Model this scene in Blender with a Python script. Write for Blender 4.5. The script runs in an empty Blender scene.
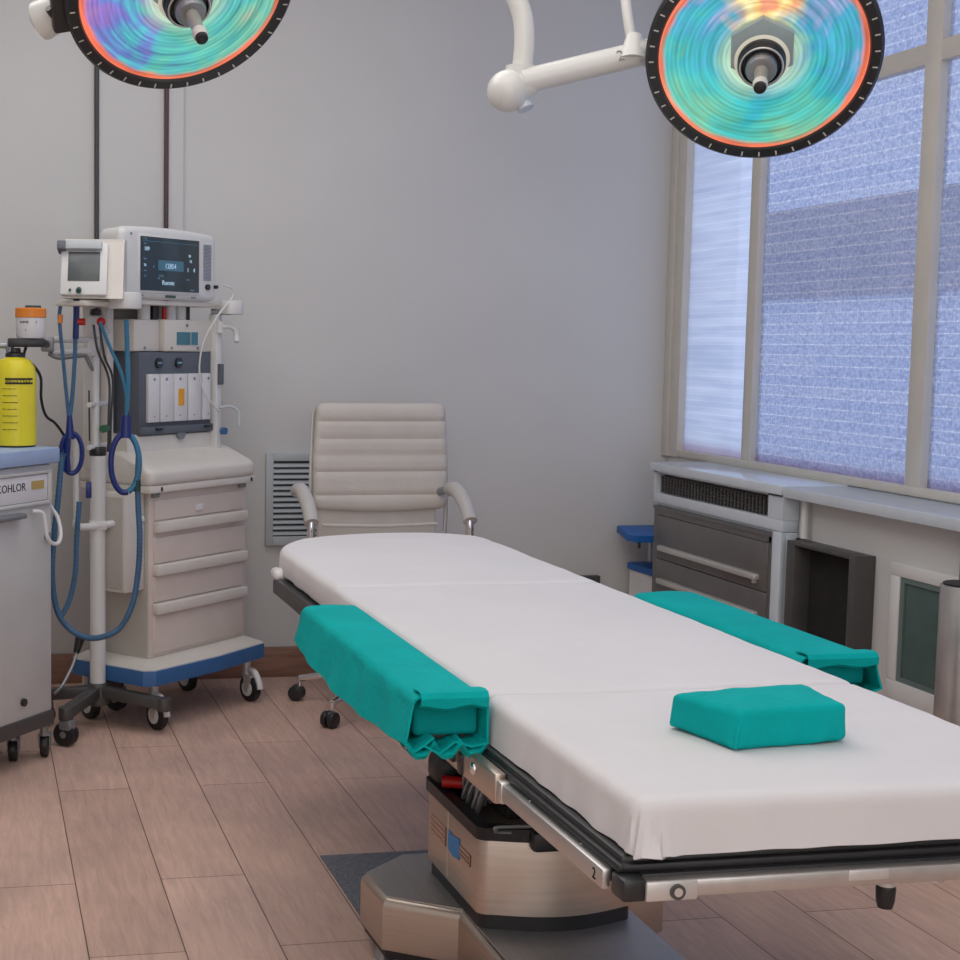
import bpy, bmesh, math, random
from math import sin, cos, pi, radians as R_, sqrt
from mathutils import Vector, Matrix, noise
random.seed(4)
COL = bpy.context.scene.collection
V = Vector

# ------------------------------------------------------------------ materials
def mat(name, col, rough=.5, metal=0., var=.06, scale=12., bump=0., bscale=60., stretch=(1, 1, 1), coat=0., spec=None):
    m = bpy.data.materials.new(name); m.use_nodes = True
    nt = m.node_tree; b = nt.nodes['Principled BSDF']
    b.inputs['Roughness'].default_value = rough; b.inputs['Metallic'].default_value = metal
    if coat: b.inputs['Coat Weight'].default_value = coat; b.inputs['Coat Roughness'].default_value = .15
    if spec is not None: b.inputs['Specular IOR Level'].default_value = spec
    tc = nt.nodes.new('ShaderNodeTexCoord'); mp = nt.nodes.new('ShaderNodeMapping'); mp.inputs['Scale'].default_value = stretch
    nt.links.new(tc.outputs['Object'], mp.inputs['Vector'])
    n = nt.nodes.new('ShaderNodeTexNoise'); n.inputs['Scale'].default_value = scale; n.inputs['Detail'].default_value = 4
    nt.links.new(mp.outputs['Vector'], n.inputs['Vector'])
    r = nt.nodes.new('ShaderNodeValToRGB')
    r.color_ramp.elements[0].position = .3; r.color_ramp.elements[1].position = .7
    r.color_ramp.elements[0].color = tuple(max(0, c*(1-var)) for c in col)+(1,)
    r.color_ramp.elements[1].color = tuple(min(1, c*(1+var)) for c in col)+(1,)
    nt.links.new(n.outputs['Fac'], r.inputs['Fac']); nt.links.new(r.outputs['Color'], b.inputs['Base Color'])
    if bump:
        n2 = nt.nodes.new('ShaderNodeTexNoise'); n2.inputs['Scale'].default_value = bscale; n2.inputs['Detail'].default_value = 3
        nt.links.new(mp.outputs['Vector'], n2.inputs['Vector'])
        bp = nt.nodes.new('ShaderNodeBump'); bp.inputs['Strength'].default_value = bump; bp.inputs['Distance'].default_value = .01
        nt.links.new(n2.outputs['Fac'], bp.inputs['Height']); nt.links.new(bp.outputs['Normal'], b.inputs['Normal'])
    return m

def emit_mat(name, col, e=1., base=(.02, .02, .02)):
    m = mat(name, base, .2); b = m.node_tree.nodes['Principled BSDF']
    b.inputs['Emission Color'].default_value = tuple(col)+(1,); b.inputs['Emission Strength'].default_value = e
    return m

M = {}
M['wall'] = mat('wall_paint', (.60, .595, .585), .6, var=.02, scale=2.5, bump=.08, bscale=14)
M['ceil'] = mat('ceiling_paint', (.72, .72, .72), .7, var=.02)
M['base'] = mat('baseboard_wood', (.27, .145, .10), .5, var=.25, scale=5, stretch=(1, 1, 10))
M['frame'] = mat('window_frame_paint', (.60, .57, .52), .45, var=.03)
M['sill'] = mat('sill_laminate', (.60, .66, .72), .16, var=.03)
M['sheet'] = mat('white_sheet', (.70, .68, .685), .8, var=.02, scale=6, bump=.10, bscale=25)
M['teal'] = mat('teal_cloth', (.0, .385, .375), .85, var=.08, scale=9, bump=.25, bscale=70, spec=.15)
M['teal_dk'] = mat('teal_cloth_inner', (.0, .27, .27), .85, var=.08, scale=9, bump=.2, bscale=60, spec=.15)
M['steel'] = mat('brushed_steel', (.54, .455, .39), .33, .92, var=.06, scale=4, stretch=(1, 1, 40))
M['steel_top'] = mat('brushed_steel_plate', (.56, .55, .55), .48, .85, var=.05, scale=4, stretch=(40, 2, 1))
M['rail'] = mat('satin_steel', (.60, .58, .56), .35, .9, var=.05, stretch=(3, 40, 3))
M['chrome'] = mat('chrome', (.8, .8, .81), .14, 1., var=.02)
M['black'] = mat('black_rubber', (.014, .014, .016), .45, var=.2)
M['blackpl'] = mat('black_plastic', (.022, .022, .024), .35, var=.15)
M['dkgrey'] = mat('dark_grey_metal', (.085, .08, .078), .45, .3, var=.1)
M['drawer_steel'] = mat('grey_steel_front', (.20, .19, .185), .42, .55, var=.06)
M['handle'] = mat('aluminium_handle', (.66, .645, .62), .4, .6, var=.03)
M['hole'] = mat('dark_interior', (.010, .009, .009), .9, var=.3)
M['cream'] = mat('cream_plastic', (.67, .635, .58), .42, var=.03)
M['cream2'] = mat('pinkish_cream_fronts', (.68, .60, .545), .5, var=.03)
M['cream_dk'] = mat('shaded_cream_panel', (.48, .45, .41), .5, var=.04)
M['white'] = mat('white_plastic', (.68, .68, .67), .38, var=.02)
M['lampwhite'] = mat('lamp_enamel', (.72, .71, .67), .3, var=.02, coat=.3)
M['cartwhite'] = mat('cart_enamel', (.56, .56, .545), .42, var=.05, scale=5)
M['blueband'] = mat('blue_bumper', (.035, .12, .30), .5, var=.06)
M['bluetop'] = mat('pale_blue_top', (.32, .42, .62), .5, var=.05)
M['module'] = mat('slate_grey_panel', (.105, .12, .145), .5, var=.04)
M['cass'] = mat('white_cassette', (.70, .69, .70), .4, var=.03)
M['screen'] = emit_mat('screen_glass', (.008, .02, .028), .7)
M['screen_off'] = mat('dull_screen', (.10, .11, .115), .25, var=.15, scale=8)
M['glow'] = emit_mat('screen_glow', (.45, .65, .85), .8)
M['glow_dim'] = emit_mat('screen_glow_dim', (.10, .22, .33), .6)
M['hose'] = mat('blue_hose', (.05, .13, .24), .4, var=.15)
M['hose_dk'] = mat('navy_tube', (.008, .022, .16), .35, var=.1)
M['hose_lt'] = mat('light_blue_hose', (.03, .17, .30), .35, var=.1)
M['red'] = mat('red_plastic', (.5, .012, .01), .4, var=.1)
M['orange'] = mat('orange_plastic', (.72, .22, .02), .4, var=.05)
M['amber'] = mat('amber_label', (.80, .37, .02), .6, var=.1)
M['yellow'] = mat('yellow_enamel', (.72, .62, .02), .35, var=.04)
M['leather'] = mat('cream_leather', (.56, .52, .475), .5, var=.03, bump=.1, bscale=90)
M['grey_arm'] = mat('grey_arm_pad', (.50, .48, .46), .5, var=.03)
M['vent'] = mat('vent_paint', (.46, .50, .52), .45, var=.03)
M['ventd'] = mat('vent_shadow', (.07, .085, .09), .8, var=.1)
M['greenglass'] = mat('green_tinted_glass', (.075, .125, .115), .12, var=.1)
M['stool'] = mat('blue_tread', (.003, .10, .36), .5, var=.05)
M['mark'] = mat('black_print', (.012, .012, .012), .6)
M['flagred'] = mat('faded_red_print', (.50, .30, .23), .5)
M['flagblue'] = mat('blue_print', (.03, .25, .60), .5)
M['tick'] = mat('white_print', (.75, .74, .68), .6)
M['conduit'] = mat('dark_conduit', (.06, .062, .068), .5, var=.1)
M['conduit2'] = mat('maroon_conduit', (.085, .05, .06), .5, var=.1)
M['greyhair'] = mat('grey_metal', (.30, .31, .32), .4, .6)
M['mat_floor'] = mat('speckled_grey_vinyl', (.14, .15, .17), .65, var=.45, scale=160)

def floor_mat():
    m = bpy.data.materials.new('wood_plank_floor'); m.use_nodes = True
    nt = m.node_tree; N = nt.nodes; L = nt.links; b = N['Principled BSDF']
    tc = N.new('ShaderNodeTexCoord'); sx = N.new('ShaderNodeSeparateXYZ'); L.new(tc.outputs['Object'], sx.inputs[0])
    def add(s, v):
        a = N.new('ShaderNodeMath'); a.operation = 'ADD'; L.new(s, a.inputs[0]); a.inputs[1].default_value = v; return a.outputs[0]
    cb = N.new('ShaderNodeCombineXYZ'); L.new(add(sx.outputs['Y'], -3.322+1.283*20), cb.inputs[0]); L.new(add(sx.outputs['X'], -.024+.443*20), cb.inputs[1])
    br = N.new('ShaderNodeTexBrick'); L.new(cb.outputs[0], br.inputs['Vector'])
    br.offset = .631; br.offset_frequency = 2
    br.inputs['Scale'].default_value = 1; br.inputs['Brick Width'].default_value = 1.283; br.inputs['Row Height'].default_value = .2215
    br.inputs['Mortar Size'].default_value = .0016; br.inputs['Mortar Smooth'].default_value = .2; br.inputs['Bias'].default_value = 0
    br.inputs['Color1'].default_value = (.66, .455, .375, 1); br.inputs['Color2'].default_value = (.59, .40, .325, 1); br.inputs['Mortar'].default_value = (.10, .065, .05, 1)
    mp = N.new('ShaderNodeMapping'); mp.inputs['Scale'].default_value = (16, 1.6, 1); L.new(tc.outputs['Object'], mp.inputs['Vector'])
    n1 = N.new('ShaderNodeTexNoise'); n1.inputs['Scale'].default_value = 3.2; n1.inputs['Detail'].default_value = 8; n1.inputs['Roughness'].default_value = .7; n1.inputs['Distortion'].default_value = .6
    L.new(mp.outputs[0], n1.inputs['Vector'])
    r1 = N.new('ShaderNodeValToRGB'); r1.color_ramp.elements[0].position = .3; r1.color_ramp.elements[1].position = .72
    r1.color_ramp.elements[0].color = (.78, .765, .76, 1); r1.color_ramp.elements[1].color = (1.12, 1.1, 1.08, 1); L.new(n1.outputs['Fac'], r1.inputs['Fac'])
    mx = N.new('ShaderNodeMix'); mx.data_type = 'RGBA'; mx.blend_type = 'MULTIPLY'; mx.inputs[0].default_value = 1
    L.new(br.outputs['Color'], mx.inputs[6]); L.new(r1.outputs['Color'], mx.inputs[7])
    n2 = N.new('ShaderNodeTexNoise'); n2.inputs['Scale'].default_value = 2.2; n2.inputs['Detail'].default_value = 3; L.new(tc.outputs['Object'], n2.inputs['Vector'])
    r2 = N.new('ShaderNodeValToRGB'); r2.color_ramp.elements[0].position = .35; r2.color_ramp.elements[1].position = .65
    r2.color_ramp.elements[0].color = (.84, .84, .86, 1); r2.color_ramp.elements[1].color = (1.06, 1.04, 1.02, 1); L.new(n2.outputs['Fac'], r2.inputs['Fac'])
    m2 = N.new('ShaderNodeMix'); m2.data_type = 'RGBA'; m2.blend_type = 'MULTIPLY'; m2.inputs[0].default_value = 1
    L.new(mx.outputs[2], m2.inputs[6]); L.new(r2.outputs['Color'], m2.inputs[7])
    L.new(m2.outputs[2], b.inputs['Base Color']); b.inputs['Roughness'].default_value = .5
    bp = N.new('ShaderNodeBump'); bp.inputs['Strength'].default_value = .12; bp.inputs['Distance'].default_value = .004
    L.new(n1.outputs['Fac'], bp.inputs['Height']); L.new(bp.outputs[0], b.inputs['Normal'])
    return m
M['floor'] = floor_mat()

def pane_mat(name, grid=True, opac=.33):
    m = bpy.data.materials.new(name); m.use_nodes = True
    nt = m.node_tree; N = nt.nodes; L = nt.links
    N.remove(N['Principled BSDF']); out = N['Material Output']
    tc = N.new('ShaderNodeTexCoord'); sx = N.new('ShaderNodeSeparateXYZ'); L.new(tc.outputs['Object'], sx.inputs[0])
    cb = N.new('ShaderNodeCombineXYZ'); L.new(sx.outputs['Y'], cb.inputs[0]); L.new(sx.outputs['Z'], cb.inputs[1])
    col = None
    def mul(a, b, f):
        mx = N.new('ShaderNodeMix'); mx.data_type = 'RGBA'; mx.blend_type = 'MULTIPLY'; mx.inputs[0].default_value = f
        L.new(a, mx.inputs[6]); L.new(b, mx.inputs[7]); return mx.outputs[2]
    def brick(wd, ht, mort, c1, c2, cm):
        br = N.new('ShaderNodeTexBrick'); L.new(cb.outputs[0], br.inputs['Vector']); br.offset = 0
        br.inputs['Scale'].default_value = 1; br.inputs['Brick Width'].default_value = wd; br.inputs['Row Height'].default_value = ht
        br.inputs['Mortar Size'].default_value = mort; br.inputs['Mortar Smooth'].default_value = .9
        br.inputs['Color1'].default_value = c1; br.inputs['Color2'].default_value = c2; br.inputs['Mortar'].default_value = cm
        return br.outputs['Color']
    def ramp(src, p0, c0, p1, c1):
        r = N.new('ShaderNodeValToRGB'); r.color_ramp.elements[0].position = p0; r.color_ramp.elements[1].position = p1
        r.color_ramp.elements[0].color = c0; r.color_ramp.elements[1].color = c1; L.new(src, r.inputs['Fac']); return r.outputs['Color']
    if grid:
        c = brick(5., .038, .0032, (.80, .84, .92, 1), (.74, .79, .90, 1), (.97, .98, 1, 1))
        c = mul(c, brick(.060, 5., .0025, (.90, .90, .92, 1), (.90, .90, .92, 1), (1, 1, 1, 1)), 1)
        vo = N.new('ShaderNodeTexVoronoi'); vo.inputs['Scale'].default_value = 85; L.new(tc.outputs['Object'], vo.inputs['Vector'])
        c = mul(c, ramp(vo.outputs['Distance'], .15, (1.1, 1.1, 1.1, 1), .75, (.72, .75, .82, 1)), .85)
    else:
        c = brick(5., .026, .003, (.80, .84, .92, 1), (.77, .82, .91, 1), (.88, .91, .96, 1))
        mp = N.new('ShaderNodeMapping'); mp.inputs['Scale'].default_value = (1, .6, 9); L.new(tc.outputs['Object'], mp.inputs[0])
        n = N.new('ShaderNodeTexNoise'); n.inputs['Scale'].default_value = 3; n.inputs['Detail'].default_value = 4; L.new(mp.outputs[0], n.inputs['Vector'])
        c = mul(c, ramp(n.outputs['Fac'], .35, (.93, .94, .97, 1), .65, (1.05, 1.05, 1.05, 1)), 1)
    c = mul(c, ramp(sx.outputs['Z'], .965, (.86, .76, .78, 1), 1.0, (1, 1, 1, 1)), 1)
    tl = N.new('ShaderNodeBsdfTranslucent'); L.new(c, tl.inputs['Color'])
    tp = N.new('ShaderNodeBsdfTransparent'); L.new(c, tp.inputs['Color'])
    ms = N.new('ShaderNodeMixShader'); ms.inputs[0].default_value = opac; L.new(tp.outputs[0], ms.inputs[1]); L.new(tl.outputs[0], ms.inputs[2])
    gl = N.new('ShaderNodeBsdfGlossy'); gl.inputs['Roughness'].default_value = .3
    m3 = N.new('ShaderNodeMixShader'); m3.inputs[0].default_value = .04; L.new(ms.outputs[0], m3.inputs[1]); L.new(gl.outputs[0], m3.inputs[2])
    L.new(m3.outputs[0], out.inputs['Surface'])
    return m
M['pane_grid'] = pane_mat('patterned_window_glass', True)
M['pane_rib'] = pane_mat('ribbed_window_glass', False, .62)

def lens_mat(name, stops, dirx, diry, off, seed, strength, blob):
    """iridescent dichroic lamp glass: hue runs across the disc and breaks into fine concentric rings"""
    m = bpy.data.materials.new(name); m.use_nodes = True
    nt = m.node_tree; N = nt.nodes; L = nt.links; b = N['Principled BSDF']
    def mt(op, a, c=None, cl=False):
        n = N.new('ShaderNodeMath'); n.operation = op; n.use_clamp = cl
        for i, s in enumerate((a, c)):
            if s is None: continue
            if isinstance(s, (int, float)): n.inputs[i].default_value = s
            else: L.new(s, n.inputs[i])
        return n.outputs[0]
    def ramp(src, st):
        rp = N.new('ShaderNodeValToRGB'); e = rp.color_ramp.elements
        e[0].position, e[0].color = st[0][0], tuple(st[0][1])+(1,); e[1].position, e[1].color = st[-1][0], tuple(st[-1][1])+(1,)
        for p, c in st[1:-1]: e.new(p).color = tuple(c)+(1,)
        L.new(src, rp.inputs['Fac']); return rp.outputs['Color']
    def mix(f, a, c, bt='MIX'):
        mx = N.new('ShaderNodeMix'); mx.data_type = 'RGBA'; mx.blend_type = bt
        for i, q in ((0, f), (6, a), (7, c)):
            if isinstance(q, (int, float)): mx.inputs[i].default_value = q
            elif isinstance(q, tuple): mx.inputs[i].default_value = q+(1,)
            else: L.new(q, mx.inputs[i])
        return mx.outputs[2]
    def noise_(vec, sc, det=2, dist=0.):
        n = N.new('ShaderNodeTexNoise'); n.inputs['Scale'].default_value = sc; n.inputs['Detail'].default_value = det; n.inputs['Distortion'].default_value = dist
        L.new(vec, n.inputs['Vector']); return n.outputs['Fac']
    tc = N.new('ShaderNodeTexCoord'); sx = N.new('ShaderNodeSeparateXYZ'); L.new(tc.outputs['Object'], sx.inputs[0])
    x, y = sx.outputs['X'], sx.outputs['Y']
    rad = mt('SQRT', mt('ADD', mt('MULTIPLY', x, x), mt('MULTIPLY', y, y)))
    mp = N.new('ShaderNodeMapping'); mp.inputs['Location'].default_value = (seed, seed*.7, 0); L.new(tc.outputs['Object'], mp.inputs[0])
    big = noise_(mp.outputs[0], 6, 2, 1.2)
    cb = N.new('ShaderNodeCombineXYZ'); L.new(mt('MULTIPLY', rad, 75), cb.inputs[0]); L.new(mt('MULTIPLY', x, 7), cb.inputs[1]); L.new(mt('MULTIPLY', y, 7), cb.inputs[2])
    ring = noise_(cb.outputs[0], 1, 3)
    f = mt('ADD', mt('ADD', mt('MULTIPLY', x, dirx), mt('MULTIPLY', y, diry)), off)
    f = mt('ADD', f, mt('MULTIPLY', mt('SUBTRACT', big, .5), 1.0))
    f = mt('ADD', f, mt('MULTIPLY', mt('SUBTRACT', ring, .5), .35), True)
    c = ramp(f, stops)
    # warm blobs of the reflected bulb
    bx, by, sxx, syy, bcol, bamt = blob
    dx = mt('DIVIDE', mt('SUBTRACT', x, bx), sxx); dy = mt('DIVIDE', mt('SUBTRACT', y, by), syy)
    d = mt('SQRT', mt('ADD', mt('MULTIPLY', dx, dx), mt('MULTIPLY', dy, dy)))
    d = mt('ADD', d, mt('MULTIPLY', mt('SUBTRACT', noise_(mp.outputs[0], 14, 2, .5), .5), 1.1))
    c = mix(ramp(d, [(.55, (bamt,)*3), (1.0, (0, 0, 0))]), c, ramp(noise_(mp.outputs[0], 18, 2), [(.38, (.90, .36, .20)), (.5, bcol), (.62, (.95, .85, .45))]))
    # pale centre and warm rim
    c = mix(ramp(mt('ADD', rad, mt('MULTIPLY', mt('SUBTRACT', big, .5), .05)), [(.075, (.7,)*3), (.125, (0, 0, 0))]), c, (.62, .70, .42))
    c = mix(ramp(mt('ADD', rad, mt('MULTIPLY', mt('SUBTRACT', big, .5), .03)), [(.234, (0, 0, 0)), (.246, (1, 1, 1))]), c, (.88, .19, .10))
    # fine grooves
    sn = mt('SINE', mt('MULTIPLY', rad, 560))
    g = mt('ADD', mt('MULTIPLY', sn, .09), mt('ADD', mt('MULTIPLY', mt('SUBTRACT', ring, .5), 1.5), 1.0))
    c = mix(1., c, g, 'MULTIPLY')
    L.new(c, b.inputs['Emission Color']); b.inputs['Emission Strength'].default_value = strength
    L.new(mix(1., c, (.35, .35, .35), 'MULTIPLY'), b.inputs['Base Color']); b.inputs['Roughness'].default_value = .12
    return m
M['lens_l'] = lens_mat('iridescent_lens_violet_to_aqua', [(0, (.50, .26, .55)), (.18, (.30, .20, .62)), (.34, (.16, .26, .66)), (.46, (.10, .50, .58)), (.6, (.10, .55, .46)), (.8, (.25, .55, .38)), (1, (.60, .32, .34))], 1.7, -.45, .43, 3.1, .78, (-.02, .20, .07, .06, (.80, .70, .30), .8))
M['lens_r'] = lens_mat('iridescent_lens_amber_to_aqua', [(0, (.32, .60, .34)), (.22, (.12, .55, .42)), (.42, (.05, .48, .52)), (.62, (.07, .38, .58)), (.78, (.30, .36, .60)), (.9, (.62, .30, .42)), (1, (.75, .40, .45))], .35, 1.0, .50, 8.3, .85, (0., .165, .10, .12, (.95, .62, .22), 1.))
def bezel_mat():
    m = mat('bezel_black_with_printed_ticks', (.02, .02, .021), .35); nt = m.node_tree; N = nt.nodes; L = nt.links; b = N['Principled BSDF']
    src = b.inputs['Base Color'].links[0].from_socket
    tc = N.new('ShaderNodeTexCoord'); sx = N.new('ShaderNodeSeparateXYZ'); L.new(tc.outputs['Object'], sx.inputs[0])
    def mt(op, a, c=None):
        n = N.new('ShaderNodeMath'); n.operation = op
        for i, s in enumerate((a, c)):
            if s is None: continue
            if isinstance(s, (int, float)): n.inputs[i].default_value = s
            else: L.new(s, n.inputs[i])
        return n.outputs[0]
    x, y = sx.outputs['X'], sx.outputs['Y']
    rad = mt('SQRT', mt('ADD', mt('MULTIPLY', x, x), mt('MULTIPLY', y, y)))
    fr = mt('FRACT', mt('ADD', mt('MULTIPLY', mt('ARCTAN2', y, x), 40/(2*pi)), 20.5))
    t = mt('MULTIPLY', mt('LESS_THAN', mt('ABSOLUTE', mt('SUBTRACT', fr, .5)), .045), mt('MULTIPLY', mt('GREATER_THAN', rad, .265), mt('LESS_THAN', rad, .2775)))
    t = mt('MULTIPLY', t, mt('GREATER_THAN', sx.outputs['Z'], .002))
    mx = N.new('ShaderNodeMix'); mx.data_type = 'RGBA'; L.new(t, mx.inputs[0]); L.new(src, mx.inputs[6]); mx.inputs[7].default_value = (.62, .60, .52, 1)
    L.new(mx.outputs[2], b.inputs['Base Color']); return m
M['bezel'] = bezel_mat()

# ------------------------------------------------------------------ geometry helpers
class MB:
    def __init__(s): s.bm = bmesh.new()
    def _merge(s, b2, mtx=None):
        if mtx is not None: bmesh.ops.transform(b2, matrix=mtx, verts=b2.verts)
        me = bpy.data.meshes.new('t'); b2.to_mesh(me); b2.free(); s.bm.from_mesh(me); bpy.data.meshes.remove(me); return s
    def box(s, x0, x1, y0, y1, z0, z1, bev=0., mtx=None, seg=2):
        b = bmesh.new(); bmesh.ops.create_cube(b, size=1)
        for v in b.verts: v.co = V(((x0+x1)/2+v.co.x*(x1-x0), (y0+y1)/2+v.co.y*(y1-y0), (z0+z1)/2+v.co.z*(z1-z0)))
        if bev: bmesh.ops.bevel(b, geom=b.edges[:], offset=bev, segments=seg, affect='EDGES', profile=.5)
        return s._merge(b, mtx)
    def prism(s, pts, z0, z1, bev=0., mtx=None, top=None, seg=2):
        b = bmesh.new(); lo = [b.verts.new((p[0], p[1], z0)) for p in pts]; hi = [b.verts.new((p[0], p[1], z1)) for p in (top or pts)]
        n = len(pts); b.faces.new(lo[::-1]); tf = b.faces.new(hi)
        for i in range(n): b.faces.new((lo[i], lo[(i+1) % n], hi[(i+1) % n], hi[i]))
        bmesh.ops.recalc_face_normals(b, faces=b.faces[:])
        if bev: bmesh.ops.bevel(b, geom=list(tf.edges), offset=bev, segments=seg, affect='EDGES', profile=.5)
        return s._merge(b, mtx)
    def cyl(s, p0, p1, r0, r1=None, n=20, bev=0.):
        p0, p1 = V(p0), V(p1); r1 = r0 if r1 is None else r1; d = p1-p0
        b = bmesh.new(); bmesh.ops.create_cone(b, cap_ends=True, segments=n, radius1=r0, radius2=r1, depth=d.length)
        if bev: bmesh.ops.bevel(b, geom=[e for e in b.edges if any(len(f.verts) > 4 for f in e.link_faces)], offset=bev, segments=2, affect='EDGES', profile=.5)
        q = d.to_track_quat('Z', 'Y').to_matrix().to_4x4()
        return s._merge(b, Matrix.Translation((p0+p1)/2) @ q)
    def sphere(s, c, r, sc=(1, 1, 1), n=20):
        b = bmesh.new(); bmesh.ops.create_uvsphere(b, u_segments=n, v_segments=n//2, radius=r)
        return s._merge(b, Matrix.Translation(c) @ Matrix.Diagonal((*sc, 1)))
    def lathe(s, prof, mtx=None, n=48):
        b = bmesh.new(); rings = []
        for r, z in prof: rings.append([b.verts.new((r*cos(2*pi*i/n), r*sin(2*pi*i/n), z)) for i in range(n)])
        for a, c in zip(rings, rings[1:]):
            for i in range(n): b.faces.new((a[i], a[(i+1) % n], c[(i+1) % n], c[i]))
        bmesh.ops.remove_doubles(b, verts=b.verts[:], dist=1e-6)
        bmesh.ops.recalc_face_normals(b, faces=b.faces[:])
        return s._merge(b, mtx)
    def tube(s, pts, r, n=10, sub=6, corr=0, smooth=True, closed=False):
        pts = [V(p) for p in pts]
        if smooth and len(pts) > 2:
            out = []; m = len(pts)
            for i in range(m if closed else m-1):
                if closed: p0, p1, p2, p3 = pts[i-1], pts[i], pts[(i+1) % m], pts[(i+2) % m]
                else: p0, p1, p2, p3 = pts[max(i-1, 0)], pts[i], pts[i+1], pts[min(i+2, m-1)]
                for k in range(sub):
                    t = k/sub
                    out.append(.5*((2*p1)+(p2-p0)*t+(2*p0-5*p1+4*p2-p3)*t*t+(3*p1-p0-3*p2+p3)*t**3))
            if not closed: out.append(pts[-1])
            pts = out
        b = bmesh.new(); rings = []; N = len(pts); up = None
        for i, p in enumerate(pts):
            a = pts[i-1] if (i > 0 or closed) else p; c = pts[(i+1) % N] if (i < N-1 or closed) else p
            t = (c-a).normalized()
            if up is None: up = t.orthogonal().normalized()
            up = (up-t*up.dot(t)).normalized(); w = t.cross(up)
            rr = (r[min(i, len(r)-1)] if isinstance(r, (list, tuple)) else r)*(1+(corr if i % 2 else -corr))
            rings.append([b.verts.new(p+up*rr*cos(2*pi*k/n)+w*rr*sin(2*pi*k/n)) for k in range(n)])
        for i in range(N if closed else N-1):
            a, c = rings[i], rings[(i+1) % N]
            for k in range(n): b.faces.new((a[k], a[(k+1) % n], c[(k+1) % n], c[k]))
        if not closed: b.faces.new(rings[0][::-1]); b.faces.new(rings[-1])
        bmesh.ops.recalc_face_normals(b, faces=b.faces[:])
        return s._merge(b)
    def soft(s, x0, x1, y0, y1, z0, z1, r=(.03, .03, .03), ry2=None, step=.03, fn=None, mtx=None, corner=None, rzb=None):
        """cushion-like box: rounded edges (per axis radii, ry2 for the +y end), dense skin, optional vertex function"""
        rx, ry, rz = r; rzb = rz if rzb is None else rzb; ry2 = ry if ry2 is None else ry2
        def ax(a, b, r0, r1):
            L = [a+r0*(1-cos(t*pi/8)) for t in range(4)] if r0 > 1e-5 else [a]
            k = max(1, int((b-a-r0-r1)/step)); L += [a+r0+(b-a-r0-r1)*i/k for i in range(k+1)]
            if r1 > 1e-5: L += [b-r1*(1-cos(t*pi/8)) for t in range(3, -1, -1)]
            elif L[-1] < b-1e-6: L.append(b)
            return [q for i, q in enumerate(L) if i == 0 or q-L[i-1] > 1e-6]
        X, Y, Z = ax(x0, x1, rx, rx), ax(y0, y1, ry, ry2), ax(z0, z1, rzb, rz)
        b = bmesh.new(); cache = {}
        def vt(x, y, z):
            k = (round(x, 5), round(y, 5), round(z, 5))
            if k in cache: return cache[k]
            c = V((min(max(x, x0+rx), x1-rx), min(max(y, y0+ry), y1-ry2), min(max(z, z0+rzb), z1-rz)))
            ryy = ry if y < c.y else ry2
            rzz = rzb if z < c.z else rz
            d = V(((x-c.x)/rx if rx else 0, (y-c.y)/ryy if ryy else 0, (z-c.z)/rzz if rzz else 0))
            if d.length > 1e-6:
                m = max(abs(d.x), abs(d.y), abs(d.z)); d = d.normalized()*m
            p = c+V((d.x*rx, d.y*ryy, d.z*rzz))
            if corner:
                for (sx, RR) in corner:
                    cx = (x1-RR) if sx > 0 else (x0+RR); cy = y1-RR
                    dx = (p.x-cx)*sx; dy = p.y-cy
                    if dx > 0 and dy > 0:
                        q = max(dx, dy)/sqrt(dx*dx+dy*dy); p = V((cx+sx*dx*q, cy+dy*q, p.z))
            if fn: p = fn(p)
            cache[k] = b.verts.new(p); return cache[k]
        def face(A, B, f):
            for i in range(len(A)-1):
                for j in range(len(B)-1):
                    try: b.faces.new([vt(*f(A[i], B[j])), vt(*f(A[i+1], B[j])), vt(*f(A[i+1], B[j+1])), vt(*f(A[i], B[j+1]))])
                    except ValueError: pass
        for z in (z0, z1): face(X, Y, lambda a, c: (a, c, z))
        for y in (y0, y1): face(X, Z, lambda a, c: (a, y, c))
        for x in (x0, x1): face(Y, Z, lambda a, c: (x, a, c))
        bmesh.ops.recalc_face_normals(b, faces=b.faces[:])
        return s._merge(b, mtx)
    def text(s, body, size, mtx, depth=.0006):
        cu = bpy.data.curves.new('txt', 'FONT'); cu.body = body; cu.size = size; cu.extrude = depth; cu.align_x = 'CENTER'; cu.align_y = 'CENTER'; cu.resolution_u = 3
        o = bpy.data.objects.new('txt', cu); COL.objects.link(o)
        dg = bpy.context.evaluated_depsgraph_get(); me = bpy.data.meshes.new_from_object(o.evaluated_get(dg))
        me.transform(mtx); s.bm.from_mesh(me); bpy.data.objects.remove(o); bpy.data.curves.remove(cu); bpy.data.meshes.remove(me); return s

def mesh_obj(name, mb, m, parent=None, inv=None, smooth=True):
    bm = mb.bm
    if inv is not None: bmesh.ops.transform(bm, matrix=inv, verts=bm.verts)
    me = bpy.data.meshes.new(name)
    if smooth:
        for f in bm.faces: f.smooth = True
        for e in bm.edges:
            if len(e.link_faces) == 2 and e.calc_face_angle(0) > R_(35): e.smooth = False
    bm.to_mesh(me); bm.free(); me.materials.append(m)
    o = bpy.data.objects.new(name, me); COL.objects.link(o)
    if parent is not None: o.parent = parent
    return o

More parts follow.
